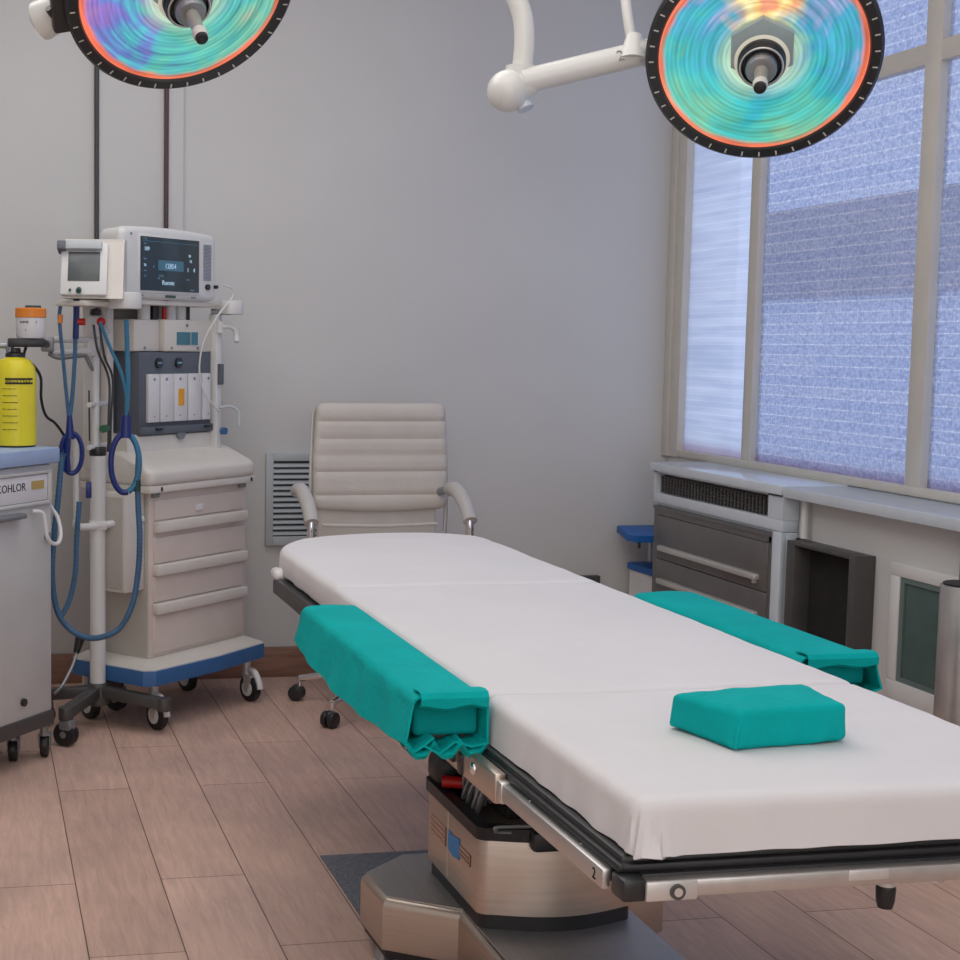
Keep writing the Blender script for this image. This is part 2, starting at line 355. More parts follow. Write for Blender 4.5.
class Thing:
    """an Empty at the thing's base; parts are given in world coordinates unless local=True"""
    def __init__(s, name, label, cat, loc=(0, 0, 0), rot=0, group=None, mtx=None):
        o = bpy.data.objects.new(name, None); COL.objects.link(o); s.o = o
        o.empty_display_size = .1
        s.m = mtx if mtx is not None else Matrix.Translation(loc) @ Matrix.Rotation(rot, 4, 'Z')
        o.matrix_world = s.m; s.inv = s.m.inverted()
        o['label'] = label; o['category'] = cat
        if group: o['group'] = group
    def part(s, name, mb, m, parent=None, local=False, smooth=True, label=None):
        o = mesh_obj(name, mb, M[m] if isinstance(m, str) else m, parent or s.o, None if local else s.inv, smooth)
        if label: o['label'] = label
        return o

def struct(name, mb, m, parent=None, smooth=True):
    o = mesh_obj(name, mb, M[m] if isinstance(m, str) else m, parent, None, smooth)
    if parent is None: o['kind'] = 'structure'
    return o

def copy_tree(o, parent=None):
    c = o.copy(); COL.objects.link(c)
    if parent is not None: c.parent = parent
    for ch in list(o.children): copy_tree(ch, c)
    return c

def nz(p, s, seed=0.): return noise.noise(V((p[0]*s+seed, p[1]*s-seed, p[2]*s+seed*.5)))

# ------------------------------------------------------------------ room shell
XW, YW, XL, YF, ZC = 2.96, 6.12, -1.6, -1.6, 3.3      # right wall, back wall, left wall, front wall, ceiling
struct('floor', MB().box(XL-.1, XW+.1, YF-.1, YW+.1, -.1, 0), 'floor')
struct('ceiling', MB().box(XL-.1, XW+.3, YF-.1, YW+.1, ZC, ZC+.1), 'ceil')
struct('wall_back', MB().box(XL-.1, XW+.3, YW, YW+.1, 0, ZC), 'wall')
struct('wall_left', MB().box(XL-.1, XL, YF, YW, 0, ZC), 'wall')
struct('wall_front', MB().box(XL-.1, XW+.3, YF-.1, YF, 0, ZC), 'wall')
WZ0, WZ1, WY0 = .925, 3.12, 1.0
struct('wall_right', MB().box(2.77, 3.10, YF, 5.692, 0, .883).box(XW, 3.10, 5.69, YW+.05, 0, .883).box(XW, 3.10, YF, YW, .883, WZ0).box(XW, 3.10, YF, YW, WZ1, ZC).box(XW, 3.10, YF, WY0, WZ0, WZ1), 'wall')
struct('trim_1', MB().box(XL, .83, YW-.022, YW, 0, ZC, .004), 'wall')
struct('baseboard_back', MB().box(XL, XW, YW-.040, YW-.0, 0, .122, .003), 'base')
struct('floor_inlay_1', MB().box(.917, 1.52, 2.2, 3.905, -.002, .0015), 'mat_floor')

# window: frame, mullions, transom, panes
wf = struct('window_1', MB().box(2.948, 3.0, WY0, YW, WZ0, WZ0+.030, .003).box(2.948, 3.0, WY0, YW, WZ1-.05, WZ1, .004)
            .box(2.9465, 3.001, YW-.125, YW+.002, WZ0-.002, WZ1+.002, .003).box(2.936, 2.96, YW-.05, YW+.001, WZ0-.003, WZ1+.003, .003).box(2.948, 3.0, WY0, WY0+.06, WZ0, WZ1, .004), 'frame')
muls = [(5.387, 5.453), (4.310, 4.391), (3.235, 3.315), (2.15, 2.23)]
for i, (a, b) in enumerate(muls):
    struct('mullion', MB().box(2.950, 2.992, a, b, WZ0+.02, WZ1-.04, .003), 'frame', wf)
struct('transom', MB().box(2.952, 2.990, WY0+.05, 5.39, 2.287, 2.353, .003), 'frame', wf)
edges = [YW-.125] + [q for p in muls for q in (p[1], p[0])] + [WY0+.06]
for k in range(5):
    hi, lo = edges[2*k], edges[2*k+1]
    if k == 0: struct('pane', MB().box(2.978, 2.984, lo-.01, hi+.01, WZ0+.02, WZ1-.03), 'pane_rib', wf)
    else:
        struct('pane', MB().box(2.978, 2.984, lo-.01, hi+.01, WZ0+.02, 2.30), 'pane_grid', wf)
        struct('pane', MB().box(2.978, 2.984, lo-.01, hi+.01, 2.34, WZ1-.03), 'pane_grid', wf)

# window sill in two runs
struct('window_sill_1', MB().box(2.694, 2.950, 4.70, 5.715, .893, .926, .004), 'sill')
struct('window_sill_2', MB().box(2.700, 2.950, YF, 4.696, .887, .924, .004), 'sill')

# neighbouring building seen through the patterned glass
bt = Thing('building', 'pale building with a brownish upper band outside the patterned window', 'building', (12.3, 14, 0))
bt.part('facade', MB().box(12, 12.6, 4, 34, -1.5, 2.10), mat('pale_render', (.78, .80, .84), .9, var=.05))
bt.part('roof_band', MB().box(11.9, 12.6, 4, 21.9, 2.10, 3.42), mat('weathered_band', (.33, .23, .19), .9, var=.35, scale=.8))

# ------------------------------------------------------------------ built-ins along the right wall
c = Thing('drawer_cabinet', 'grey steel drawer cabinet with two bar handles under the slotted grille', 'cabinet', (2.74, 5.24, 0))
c.part('carcass', MB().box(2.722, 2.768, 4.70, 5.69, 0, .765, .003).box(2.704, 2.724, 4.70, 4.757, 0, .765, .002), 'sill')
c.part('front_frame', MB().box(2.700, 2.722, 4.757, 5.682, .743, .755).box(2.706, 2.722, 4.758, 4.782, .05, .743).box(2.706, 2.722, 5.647, 5.682, .05, .745).box(2.706, 2.72, 4.765, 5.647, .72, .745).box(2.706, 2.72, 4.765, 5.647, .04, .08), 'drawer_steel')
for z0, z1, hz in ((.545, .718, .588), (.405, .542, .455), (.245, .402, .30), (.085, .242, .15)):
    d = c.part('drawer', MB().box(2.702, 2.72, 4.784, 5.642, z0, z1, .002), 'drawer_steel')
    c.part('handle', MB().box(2.680, 2.704, 4.83, 5.60, hz-.008, hz+.014, .005).box(2.690, 2.706, 4.845, 4.86, hz-.02, hz+.004), 'handle', d)
g = Thing('wall_grille', 'slotted air grille set in a pale panel under the end of the window sill', 'grille', (2.72, 5.24, .77))
g.part('panel', MB().box(2.708, 2.768, 4.70, 5.70, .766, .806, .003).box(2.708, 2.768, 4.70, 4.80, .806, .8925).box(2.708, 2.768, 5.675, 5.70, .806, .8925).box(2.708, 2.768, 4.70, 5.70, .886, .8925), 'sill')
g.part('backing', MB().box(2.742, 2.764, 4.79, 5.70, .80, .885), 'dkgrey')
sl = MB()
for k in range(33):
    y = 4.81+k*.026
    for j in range(5):
        z = .810+j*.0125; sl.box(2.728, 2.744, y, y+.019, z, z+.0075)
g.part('slots', sl, 'hole')
ga = MB()
for k in range(35): ga.box(2.722, 2.743, 4.803+k*.026, 4.806+k*.026, .808, .875)
g.part('fins', ga, 'drawer_steel')

p = Thing('service_pipe', 'short pale pipe between the drawer cabinet and the dark duct box under the sill', 'pipe', (2.745, 4.63, .75))
p.part('pipe', MB().cyl((2.745, 4.625, .755), (2.745, 4.625, .886), .012, n=14), 'white')

b = Thing('duct_box', 'dark grey open metal box standing out from the wall below the sill', 'duct', (2.73, 4.46, 0))
b.part('casing', MB().box(2.695, 2.769, 4.245, 4.275, .02, .748, .002).box(2.695, 2.769, 4.275, 4.60, .735, .748, .002).box(2.695, 2.769, 4.596, 4.645, .02, .748, .002).box(2.695, 2.769, 4.275, 4.60, .02, .05), 'dkgrey')
b.part('shadow_strip', MB().box(2.755, 2.769, 4.645, 4.69, .0, .748), 'hole')  # dark strip standing in for the shade between drawer cabinet and duct box
b.part('opening', MB().box(2.755, 2.769, 4.27, 4.61, .045, .74), 'hole')

w = Thing('hatch_window', 'white framed hatch with dark green glass low on the wall under the sill', 'window', (2.76, 3.95, .26))
w.part('frame', MB().box(2.748, 2.769, 3.70, 4.135, .325, .388, .003).box(2.748, 2.769, 3.70, 4.135, .708, .748, .003).box(2.748, 2.769, 4.088, 4.135, .388, .708, .003).box(2.748, 2.769, 3.70, 3.745, .388, .708, .003), 'white')
w.part('inner_frame', MB().box(2.752, 2.769, 3.745, 4.088, .388, .402).box(2.752, 2.769, 3.745, 4.088, .692, .708).box(2.752, 2.769, 4.068, 4.088, .402, .692).box(2.752, 2.769, 3.745, 3.765, .402, .692), mat('green_grey_frame', (.13, .18, .17), .4))
w.part('glass', MB().box(2.758, 2.766, 3.765, 4.068, .402, .692), 'greenglass')

s = Thing('steel_column', 'polished steel pipe casing standing on the floor beside the green glass hatch', 'column', (2.680, 3.70, 0))
s.part('casing', MB().cyl((2.692, 3.69, 0), (2.692, 3.69, .748), .072, n=36, bev=.004), mat('polished_casing', (.62, .60, .585), .3, .85))
s.part('cap', MB().cyl((2.692, 3.69, .747), (2.692, 3.69, .753), .065, n=36), 'black')
tp = MB().box(2.712, 2.735, 3.735, 3.745, .75, .888)
for y_ in (3.732, 3.748): tp.cyl((2.712, y_, .75), (2.712, y_, .888), .0075, n=12)
s.part('riser_pipe', tp, 'greyhair')

st = Thing('step_stool', 'two step stool with blue treads in the corner behind the drawer cabinet', 'stool', (2.80, 5.93, 0))
st.part('tread', MB().prism([(2.722, 6.075), (2.712, 6.03), (2.645, 5.80), (2.66, 5.735), (2.90, 5.735), (2.90, 6.075)], .592, .622, .008), 'stool')
st.part('tread', MB().prism([(2.765, 6.05), (2.765, 5.98), (2.775, 5.735), (2.92, 5.735), (2.92, 6.05)], .438, .466, .006), 'stool')
st.part('side_panel', MB().prism([(2.772, 6.04), (2.772, 5.98), (2.780, 5.745), (2.90, 5.745), (2.90, 6.04)], .0, .438), 'cass')
st.part('back_post', MB().box(2.86, 2.90, 6.03, 6.06, .43, .593, .004), 'cass')
st.part('hinge', MB().cyl((2.70, 5.80, .560), (2.70, 5.80, .593), .006, n=10), 'dkgrey')
o = Thing('wall_socket', 'small dark socket strip low on the back wall beside the blue stool', 'socket', (2.55, 6.10, .36))
o.part('plate', MB().box(2.50, 2.66, 6.088, 6.119, .345, .40, .003), 'dkgrey')
o.part('cover', MB().box(2.505, 2.60, 6.083, 6.09, .35, .385, .002), 'cream')

# back wall fittings
v = Thing('wall_vent', 'pale louvred ventilation grille on the back wall behind the office chair', 'vent', (1.34, 6.10, .55))
v.part('frame', MB().box(1.181, 1.212, 6.098, 6.119, .553, .937, .002).box(1.46, 1.49, 6.098, 6.119, .553, .937, .002).box(1.212, 1.46, 6.098, 6.119, .553, .590, .002).box(1.212, 1.46, 6.098, 6.119, .905, .937, .002), 'vent')
v.part('backing', MB().box(1.212, 1.46, 6.113, 6.119, .59, .905), 'ventd')
lv = MB()
for k in range(13):
    z = .598+k*.0237
    lv.box(1.212, 1.46, -.0085, .0085, -.0022, .0022, mtx=Matrix.Translation((0, 6.107, z+.004)) @ Matrix.Rotation(R_(48), 4, 'X'))
v.part('louvre', lv, 'vent')
for x, zt, zb, mm, lab in ((.480, ZC, 1.30, 'conduit', 'dark conduit running up the back wall, the one further left above the small monitor'), (.758, ZC, 1.30, 'conduit2', 'dark conduit running up the back wall, the one above the large monitor')):
    t = Thing('wall_conduit', lab, 'conduit', (x, 6.085, zb))
    t.part('pipe', MB().cyl((x, 6.087, zb), (x, 6.087, zt), .0095, n=12), mm)
    t.part('clip', MB().box(x-.015, x+.015, 6.077, 6.098, 2.75, 2.77, .002), 'greyhair')

# ------------------------------------------------------------------ operating table
XM0, XM1 = .858, 1.555
T = Thing('operating_table', 'brushed steel operating table on a wide floor base, under the white mattress', 'operating table', (1.217, 3.0, 0))
bp = [(1.026, 2.15), (1.408, 2.15), (1.408, 3.042), (1.551, 3.142), (1.558, 3.31), (1.43, 3.42), (1.0, 3.42), (.876, 3.31), (.883, 3.142), (1.026, 3.042)]
def shrink(pts, d, c=(1.217, 3.0)):
    out = []; n = len(pts)
    for i in range(n):
        a, q, e = V(pts[i-1]), V(pts[i]), V(pts[(i+1) % n])
        n1 = V((-(q-a).y, (q-a).x)).normalized(); n2 = V((-(e-q).y, (e-q).x)).normalized()
        b_ = (n1+n2); b_ = b_/max(.3, b_.length_squared)*2*.5*2
        out.append(tuple(q+b_*d*.5*1.0*1.0))
    return out
T.part('base', MB().prism(bp, .052, .17, .022, seg=3), 'steel')
T.part('base_top_plate', MB().prism(shrink(bp, .024), .168, .1712), 'steel_top')
T.part('base_skirt', MB().prism(shrink(bp, .02), .030, .053), 'black')
for x, y in ((.905, 3.22), (.935, 3.16), (1.50, 3.22), (1.07, 2.25), (1.36, 2.25), (1.05, 3.36), (1.40, 3.36)):
    T.part('foot', MB().cyl((x, y, 0), (x, y, .05), .019, .011, n=16), 'greyhair')
# column shroud: rounded corners, bowed near face
def colplan(x0, x1, y0, y1, r, bow):
    pts = []
    for i in range(13):
        t = i/12; pts.append((x0+r+(x1-x0-2*r)*t, y0-bow*sin(pi*t)))
    for cx, cy, a0 in ((x1-r, y0+r, -90), (x1-r, y1-r, 0), (x0+r, y1-r, 90), (x0+r, y0+r, 180)):
        for k in range(1, 6):
            a = R_(a0+k*90/6); pts.append((cx+r*cos(a), cy+r*sin(a)))
        if cx == x1-r and cy == y0+r: pts.append((x1, y0+r))
        elif cx == x1-r: pts += [(x1-r, y1)]
        elif cy == y1-r: pts += [(x0, y1-r)]
    return pts
cp = colplan(1.030, 1.385, 2.925, 3.31, .028, .035)
T.part('column_plinth', MB().prism(colplan(1.037, 1.378, 2.932, 3.30, .026, .035), .170, .212), 'black')
col = T.part('column', MB().prism(cp, .205, .376, .006), 'steel')
T.part('seam', MB().box(1.0285, 1.031, 3.139, 3.142, .21, .374), 'handle', col)
fl = MB().box(1.0284, 1.0302, 3.155, 3.158, .276, .318).box(1.0284, 1.0302, 3.259, 3.262, .276, .318)
for k in range(4): fl.box(1.0283, 1.0302, 3.155, 3.262, .276+k*.012, .282+k*.012)
T.part('flag_stripes', fl, 'flagred', col)
fl = MB().box(1.0284, 1.0302, 2.985, 2.987, .288, .313).box(1.0284, 1.0302, 3.053, 3.055, .288, .313)
for k in range(3): fl.box(1.0283, 1.0302, 2.985, 3.055, .288+k*.010, .293+k*.010)
T.part('flag_stripes', fl, 'flagred', col)
T.part('flag_patch', MB().prism([(3.056, .279), (3.10, .272), (3.132, .279), (3.134, .322), (3.105, .318), (3.058, .325)], 1.0283, 1.0302, mtx=Matrix(((0, 0, 1, 0), (1, 0, 0, 0), (0, 1, 0, 0), (0, 0, 0, 1)))), 'flagblue', col)
# black collar tray with raised rim and telescopic core
rim = colplan(1.024, 1.391, 2.919, 3.318, .03, .035); rin = colplan(1.052, 1.365, 2.95, 3.29, .02, .03)
tr = MB(); bmx = bmesh.new(); n = len(rim)
lo = [bmx.verts.new((x, y, .366)) for x, y in rim]; hi = [bmx.verts.new((x, y, .393)) for x, y in rim]; h2 = [bmx.verts.new((x, y, .393)) for x, y in rin]; l2 = [bmx.verts.new((x, y, .372)) for x, y in rin]
for i in range(n):
    j = (i+1) % n
    for a, q in ((lo, hi), (hi, h2), (h2, l2)): bmx.faces.new((a[i], a[j], q[j], q[i]))
bmx.faces.new(l2)
tr._merge(bmx); tr.soft(1.03, 1.14, 3.22, 3.325, .375, .465, (.03, .03, .035), step=.02)
T.part('collar', tr, 'black')
T.part('core', MB().box(1.12, 1.31, 3.02, 3.24, .372, .60, .012).box(1.09, 1.34, 2.98, 3.27, .60, .66, .01), 'blackpl')
T.part('red_tag', MB().cyl((1.034, 3.20, .412), (1.092, 3.17, .412), .0135, n=14), 'red')
sp = MB()
for k in range(7): sp.tube([(1.06+.02*random.random(), 3.10+.02*k-.05, .385), (1.07+.02*random.random(), 3.08+.02*k-.05, .43+.02*random.random()), (1.08+.03*random.random(), 3.11+.015*k-.05, .40)], .006, n=6)
T.part('valve_fitting', sp, 'greyhair')
T.part('grab_wire', MB().tube([(1.09, 2.905, .388), (1.06, 2.91, .388), (1.055, 2.902, .395), (1.065, 2.899, .402), (1.20, 2.884, .402)], .004, n=6), 'greyhair')
T.part('latch', MB().box(1.125, 1.20, 2.865, 2.90, .352, .396, .010), 'blackpl')
# top frame under the mattress
T.part('top_frame', MB().box(.845, 1.568, 1.838, 4.20, .697, .7195, .006).box(1.05, 1.40, 4.18, 4.45, .697, .7195, .006), 'blackpl')
T.part('end_filler', MB().box(.866, 1.547, 1.818, 1.85, .676, .7, .003).box(.834, .85, 1.85, 2.42, .680, .7, .003).box(1.563, 1.579, 1.85, 2.42, .680, .7, .003), 'black')
T.part('rubber_edge', MB().box(.840, 1.575, 1.826, 1.84, .699, .711, .004).box(.836, .848, 1.826, 2.42, .699, .711, .004).box(1.565, 1.577, 1.826, 2.42, .699, .711, .004), 'black')
T.part('under_frame', MB().box(.90, 1.51, 2.40, 3.9, .66, .698, .01).box(1.05, 1.38, 2.1, 3.3, .645, .665, .01), 'black')
er = T.part('end_rail', MB().box(.866, 1.547, 1.800, 1.822, .672, .6955, .003), 'rail')
T.part('rail_lock', MB().box(.862, .935, 1.794, 1.801, .670, .697, .003), 'handle', er)
T.part('rail_screw', MB().cyl((.905, 1.796, .683), (.905, 1.790, .683), .0105, n=20), 'dkgrey', er)
T.part('rail_screw_centre', MB().cyl((.905, 1.7905, .683), (.905, 1.789, .683), .006, n=20), 'handle', er)
T.part('rail_plate', MB().box(1.155, 1.215, 1.797, 1.802, .681, .696, .002), 'handle', er)
for sx, xa, xb in ((-1, .822, .835), (1, 1.578, 1.591)):
    lr = T.part('side_rail', MB().box(xa, xb, 1.845, 2.245, .671, .699, .003), 'rail')
    T.part('mid_rail', MB().box(xa-.006, xb+.001, 2.255, 2.62, .661, .711, .004).box(xa, xb, 2.6, 3.55, .668, .704, .003), 'steel')
    T.part('head_rail', MB().box(0.85 if sx < 0 else 1.565, .868 if sx < 0 else 1.583, 3.55, 4.27, .668, .708, .004), 'dkgrey')
    T.part('rail_joint', MB().box(xa-.003, xb+.004, 2.236, 2.262, .666, .702, .004), 'rail')
    for y in (1.95, 2.15, 2.6, 3.1, 3.5): T.part('rail_post', MB().cyl((xb-.004 if sx < 0 else xa+.004, y, .690), (.86 if sx < 0 else 1.56, y, .703), .007, n=10), 'greyhair')
    if sx < 0:
        T.part('rail_number', MB().text('2', .022, Matrix.Translation((xa-.0005, 1.872, .684)) @ Matrix.Rotation(R_(-90), 4, 'Z') @ Matrix.Rotation(R_(90), 4, 'X')), 'mark', lr)
        T.part('rail_bolt', MB().sphere((xa-.007, 2.36, .69), .011, (.5, 1, 1)), 'chrome')
        T.part('clamp_block', MB().box(xa-.012, xb, 2.46, 2.485, .672, .716, .004), 'blackpl'); T.part('clamp_block', MB().box(xa-.010, xb, 2.415, 2.438, .662, .700, .004), 'blackpl')
T.part('corner_block', MB().box(.832, .866, 1.800, 1.842, .668, .699, .005), 'blackpl')
T.part('corner_block', MB().box(1.547, 1.589, 1.798, 1.842, .668, .699, .006), 'blackpl')
T.part('lever_knob', MB().lathe([(0, .622), (.010, .622), (.0125, .632), (.0135, .65), (.0125, .654), (0, .654)], Matrix.Translation((1.243, 1.845, 0))), 'black')
T.part('lever_collar', MB().cyl((1.243, 1.845, .652), (1.243, 1.845, .698), .0125, n=18), 'handle')
T.part('strut', MB().cyl((1.318, 1.85, .655), (1.318, 1.85, .70), .0145, n=18), 'rail')

# mattress: three sheeted sections
TM = Thing('table_mattress', 'white sheeted mattress in three sections on top of the operating table', 'mattress', (1.2, 3.0, .72))
def sheetfn(ybeg, yend, kind):
    def fn(p):
        top = p.z > .785
        p = V(p)
        side = min(1, max(0, (.792-p.z)/.07))
        if top: p.z += .0022*nz(p, 5., 1.7)+.0011*nz((p.x*2.2, p.y*9, 0), 2.2, 4)
        inner = XM0+.03 < p.x < XM1-.03 and (kind != 'foot' or p.y > 1.86)
        if inner: return p
        k = side*.004*nz((p.x*1.0, p.y*2.0, p.z*.5), 11, 2.2)
        if p.x < XM0+.02: p.x += k-.004*side
        if p.x > XM1-.02: p.x += k+.004*side
        if kind == 'foot' and p.y < 1.845:
            p.y += side*.004*nz((p.x*1.6, 0, p.z*.5), 9, 5.)-.004*side
        if kind == 'foot':                                    # gathered pleats fanning down from the near corners
            for cx, sg in ((XM0, -1), (XM1, 1)):
                a, b_ = (p.x-cx)*-sg, p.y-1.824
                if a > .09 or b_ > .09: continue
                s_ = a-b_
                w = math.exp(-((s_-.012)/.036)**2)*side**1.2
                q = (.5+.5*cos((s_-.006)*2*pi/(.014+.012*side)))*.0165*w+.005*w*side
                nx, ny = (1, 0) if b_ > .022 else ((0, 1) if a > .022 else (.7, .7))
                p += V((sg*q*nx, -q*ny, 0))
        if p.z < .735: p.z += .0018*nz(p, 14, 9.)
        return p
    return fn
TM.part('mattress_section', MB().soft(XM0, XM1, 1.824, 2.427, .7200, .80, (.022, .022, .018), ry2=.016, step=.007, fn=sheetfn(1.83, 2.43, 'foot'), rzb=.003), 'sheet')
TM.part('mattress_section', MB().soft(XM0+.004, XM1+.004, 2.431, 3.571, .7205, .80, (.022, .016, .016), ry2=.016, step=.026, fn=sheetfn(2.43, 3.57, 'mid'), rzb=.003), 'sheet')
TM.part('mattress_section', MB().soft(XM0+.010, XM1+.012, 3.575, 4.60, .7205, .80, (.03, .016, .022), ry2=.035, step=.028, fn=sheetfn(3.57, 4.6, 'head'), corner=((-1, .38), (1, .20)), rzb=.012), 'sheet')
hb = Thing('towel_roll', 'small white cloth bundle tucked at the far left corner of the mattress', 'towel', (.87, 4.24, .71))
hb.part('bundle', MB().soft(.842, .890, 4.20, 4.28, .711, .745, (.018, .02, .018), step=.008, fn=lambda p: p+V((nz(p, 40), nz(p, 40, 3), nz(p, 40, 5)))*.004), 'cass')

# ------------------------------------------------------------------ teal draped arm pads
def arm_pad(label, x0, x1, y0, y1, zt, zb, side, seed):
    t = Thing('arm_pad', label, 'arm pad', ((x0+x1)/2, (y0+y1)/2, zb), group='teal draped arm pads')
    t.part('board', MB().box(x0+.03, x1-.02, y0+.05, y1-.05, zb+.002, zb+.014, .004), 'dkgrey')
    t.part('cushion', MB().soft(x0+.012, x1-.008, y0+.028, y1-.02, zb+.014, zt-.012, (.010, .008, .010), step=.03), 'teal_dk')
    # drape: open profile in xz swept along y, thickened
    b = bmesh.new(); NY = 64; rows = []
    for j in range(NY+1):
        u = j/NY; y = y0+(y1-y0)*u
        sag = .022*sin(pi*min(1, max(0, (u-.02)/.96)))**.8
        prof = []
        L, Rr, r = x0, x1, .018
        out = (.012+.012*sin(pi*u))                           # outer side leans outwards
        def outer(s_):                                        # s_ 0 top .. 1 bottom
            return V((L-out*s_-.0022*sin(y*31+seed)*s_, 0, zt-r-(zt-r-zb-.010+sag*.75)*s_))
        o_pts = [outer(1-k/9) for k in range(10)]
        o_pts = [V((q.x+.004*nz((q.x, y*1.6, q.z*1.2), 8, seed), 0, q.z)) for q in o_pts]
        curl = [o_pts[0]+V((.052*k/3, 0, -.010*sin(pi*k/3)+.014*nz((k*.4, y*5, 0), 2, seed))) for k in (3, 2, 1)]
        prof += curl+o_pts
        for k in range(1, 5):
            a = pi-k*pi/2/4; prof.append(V((L+r+r*cos(a), 0, zt-r+r*sin(a))))
        K = 8
        for k in range(1, K):
            x = L+r+(Rr-L-2*r)*k/K; prof.append(V((x, 0, zt+.003*sin(pi*k/K)+.003*nz((x*3, y*1.5, 0), 4, seed))))
        for k in range(0, 5):
            a = pi/2-k*pi/2/4; prof.append(V((Rr-r+r*cos(a), 0, zt-r+r*sin(a))))
        for k in range(1, 6): prof.append(V((Rr+.002*sin(y*30), 0, zt-r-(zt-r-zb-.004)*k/5)))
        for k in range(1, 5): prof.append(V((Rr-.028*k, 0, zb-.001+.011*sin(k*2.3+y*9+seed)*(1 if k > 1 else .3))))
        if side > 0: prof = [V((x0+x1-q.x, 0, q.z)) for q in prof]
        # far end closes down
        if u > .965:
            f = (u-.965)/.035
            prof = [V((q.x, 0, q.z-(q.z-zb)*.35*f*f if q.z > zb else q.z)) for q in prof]
        # near edge is not cut straight
        rows.append([b.verts.new((q.x, y+(.010*nz((q.x*6, 0, q.z*6), 3, seed) if j == 0 else 0)+.06*max(0, 0)*u, q.z)) for q in prof])
    for j in range(NY):
        for i in range(len(rows[0])-1): b.faces.new((rows[j][i], rows[j][i+1], rows[j+1][i+1], rows[j+1][i]))
    b.faces.new(rows[-1])
    bmesh.ops.recalc_face_normals(b, faces=b.faces[:])
    bmesh.ops.solidify(b, geom=b.faces[:], thickness=.004)
    mb = MB(); mb._merge(b)
    d = t.part('drape', mb, 'teal')
    # turned-in hem lip at the near end
    xa, xb = (x0, x1) if side < 0 else (x0, x1)
    hem = MB(); bb = bmesh.new(); rws = []
    for i in range(25):
        q = i/24; x = xa+.014+(xb-xa-.016)*q; wv = .003*sin(q*9+seed)
        rws.append([bb.verts.new((x, yy, zz)) for yy, zz in ((y0+.04, zt+.001), (y0+.012, zt+.0045), (y0-.001, zt+.003), (y0-.006, zt-.004), (y0-.005, zt-.016+wv), (y0+.004, zt-.021+wv), (y0+.014, zt-.019+wv))])
    for i in range(24):
        for k in range(6): bb.faces.new((rws[i][k], rws[i+1][k], rws[i+1][k+1], rws[i][k+1]))
    bmesh.ops.recalc_face_normals(bb, faces=bb.faces[:]); bmesh.ops.solidify(bb, geom=bb.faces[:], thickness=-.003)
    hem._merge(bb); t.part('hem_fold', hem, 'teal', d)
    # rumpled cloth gathered under the near end
    ru = MB(); bb = bmesh.new(); rws = []
    for i in range(49):
        q = i/48; x = xa-.006+(xb-xa+.004)*q
        wv = .009+.0085*sin(q*19+seed)+.003*sin(q*37+seed)
        z = zb-.012+wv+.010*(1-q if side < 0 else q)*0
        rws.append([bb.verts.new((x, y0+yy+.003*sin(q*13+k), z+dz)) for k, (yy, dz) in enumerate(((.06, .010), (.03, .006), (.006, .004), (-.002, -.002), (.004, -.010), (.03, -.012), (.06, -.008)))])
    for i in range(48):
        for k in range(6): bb.faces.new((rws[i][k], rws[i+1][k], rws[i+1][k+1], rws[i][k+1]))
    bmesh.ops.recalc_face_normals(bb, faces=bb.faces[:]); ru._merge(bb); t.part('rumpled_hem', ru, 'teal', d)
    t.part('clamp', MB().box(x1-.05 if side < 0 else x0+.01, x1-.01 if side < 0 else x0+.05, y0+.25, y0+.32, zb-.022, zb+.004, .004), 'blackpl')
    return t
arm_pad('teal cloth wrapped arm pad on the chair-facing left edge of the operating table', .712, .846, 2.378, 3.275, .812, .722, -1, 1.3)
arm_pad('teal cloth wrapped arm pad on the window-side edge of the operating table', 1.606, 1.775, 2.70, 3.50, .785, .706, 1, 4.1)

# teal head cushion
cu = Thing('head_cushion', 'square teal cloth covered cushion lying on the near end of the mattress', 'cushion', (1.18, 2.09, .80))
def quad(p):
    u, vv, h = p.x+.5, p.y+.5, (p.z-.5)
    b0 = [V((1.097, 2.018)), V((1.300, 2.046)), V((1.305, 2.205)), V((1.066, 2.172))]
    t0 = [V((1.107, 2.016)), V((1.290, 2.030)), V((1.305, 2.180)), V((1.056, 2.140))]
    z = p.z
    def bl(q): return q[0]*(1-u)*(1-vv)+q[1]*u*(1-vv)+q[2]*u*vv+q[3]*(1-u)*vv
    xy = bl(b0)*(1-z)+bl(t0)*z
    bulge = .006*sin(pi*u)*sin(pi*vv)*z
    w = V((xy.x, xy.y, .8015+.062*z+bulge))
    s_ = 1-z if .05 < z < .95 else 0
    w += V((nz((w.x*1.5, w.y*1.5, w.z*.4), 26, 2), nz((w.x*1.5, w.y*1.5, w.z*.4), 26, 7), 0))*.0045*(.35+s_)
    w.z += .002*nz(w, 30, 3)
    return w
cu.part('cover', MB().soft(-.5, .5, -.5, .5, 0, 1, (.06, .07, .16), step=.05, fn=quad), 'teal')
pl = MB()
for x_, y_, dx, dy in ((1.1015, 2.0165, .010, .001), (1.075, 2.155, .0, -.01)):
    pl.tube([(x_, y_, .806), (x_-.0005+dx*.2, y_-.0005, .83), (x_+dx, y_+dy, .853)], [.0022]*20, n=6)
cu.part('cover_seam', pl, 'teal')

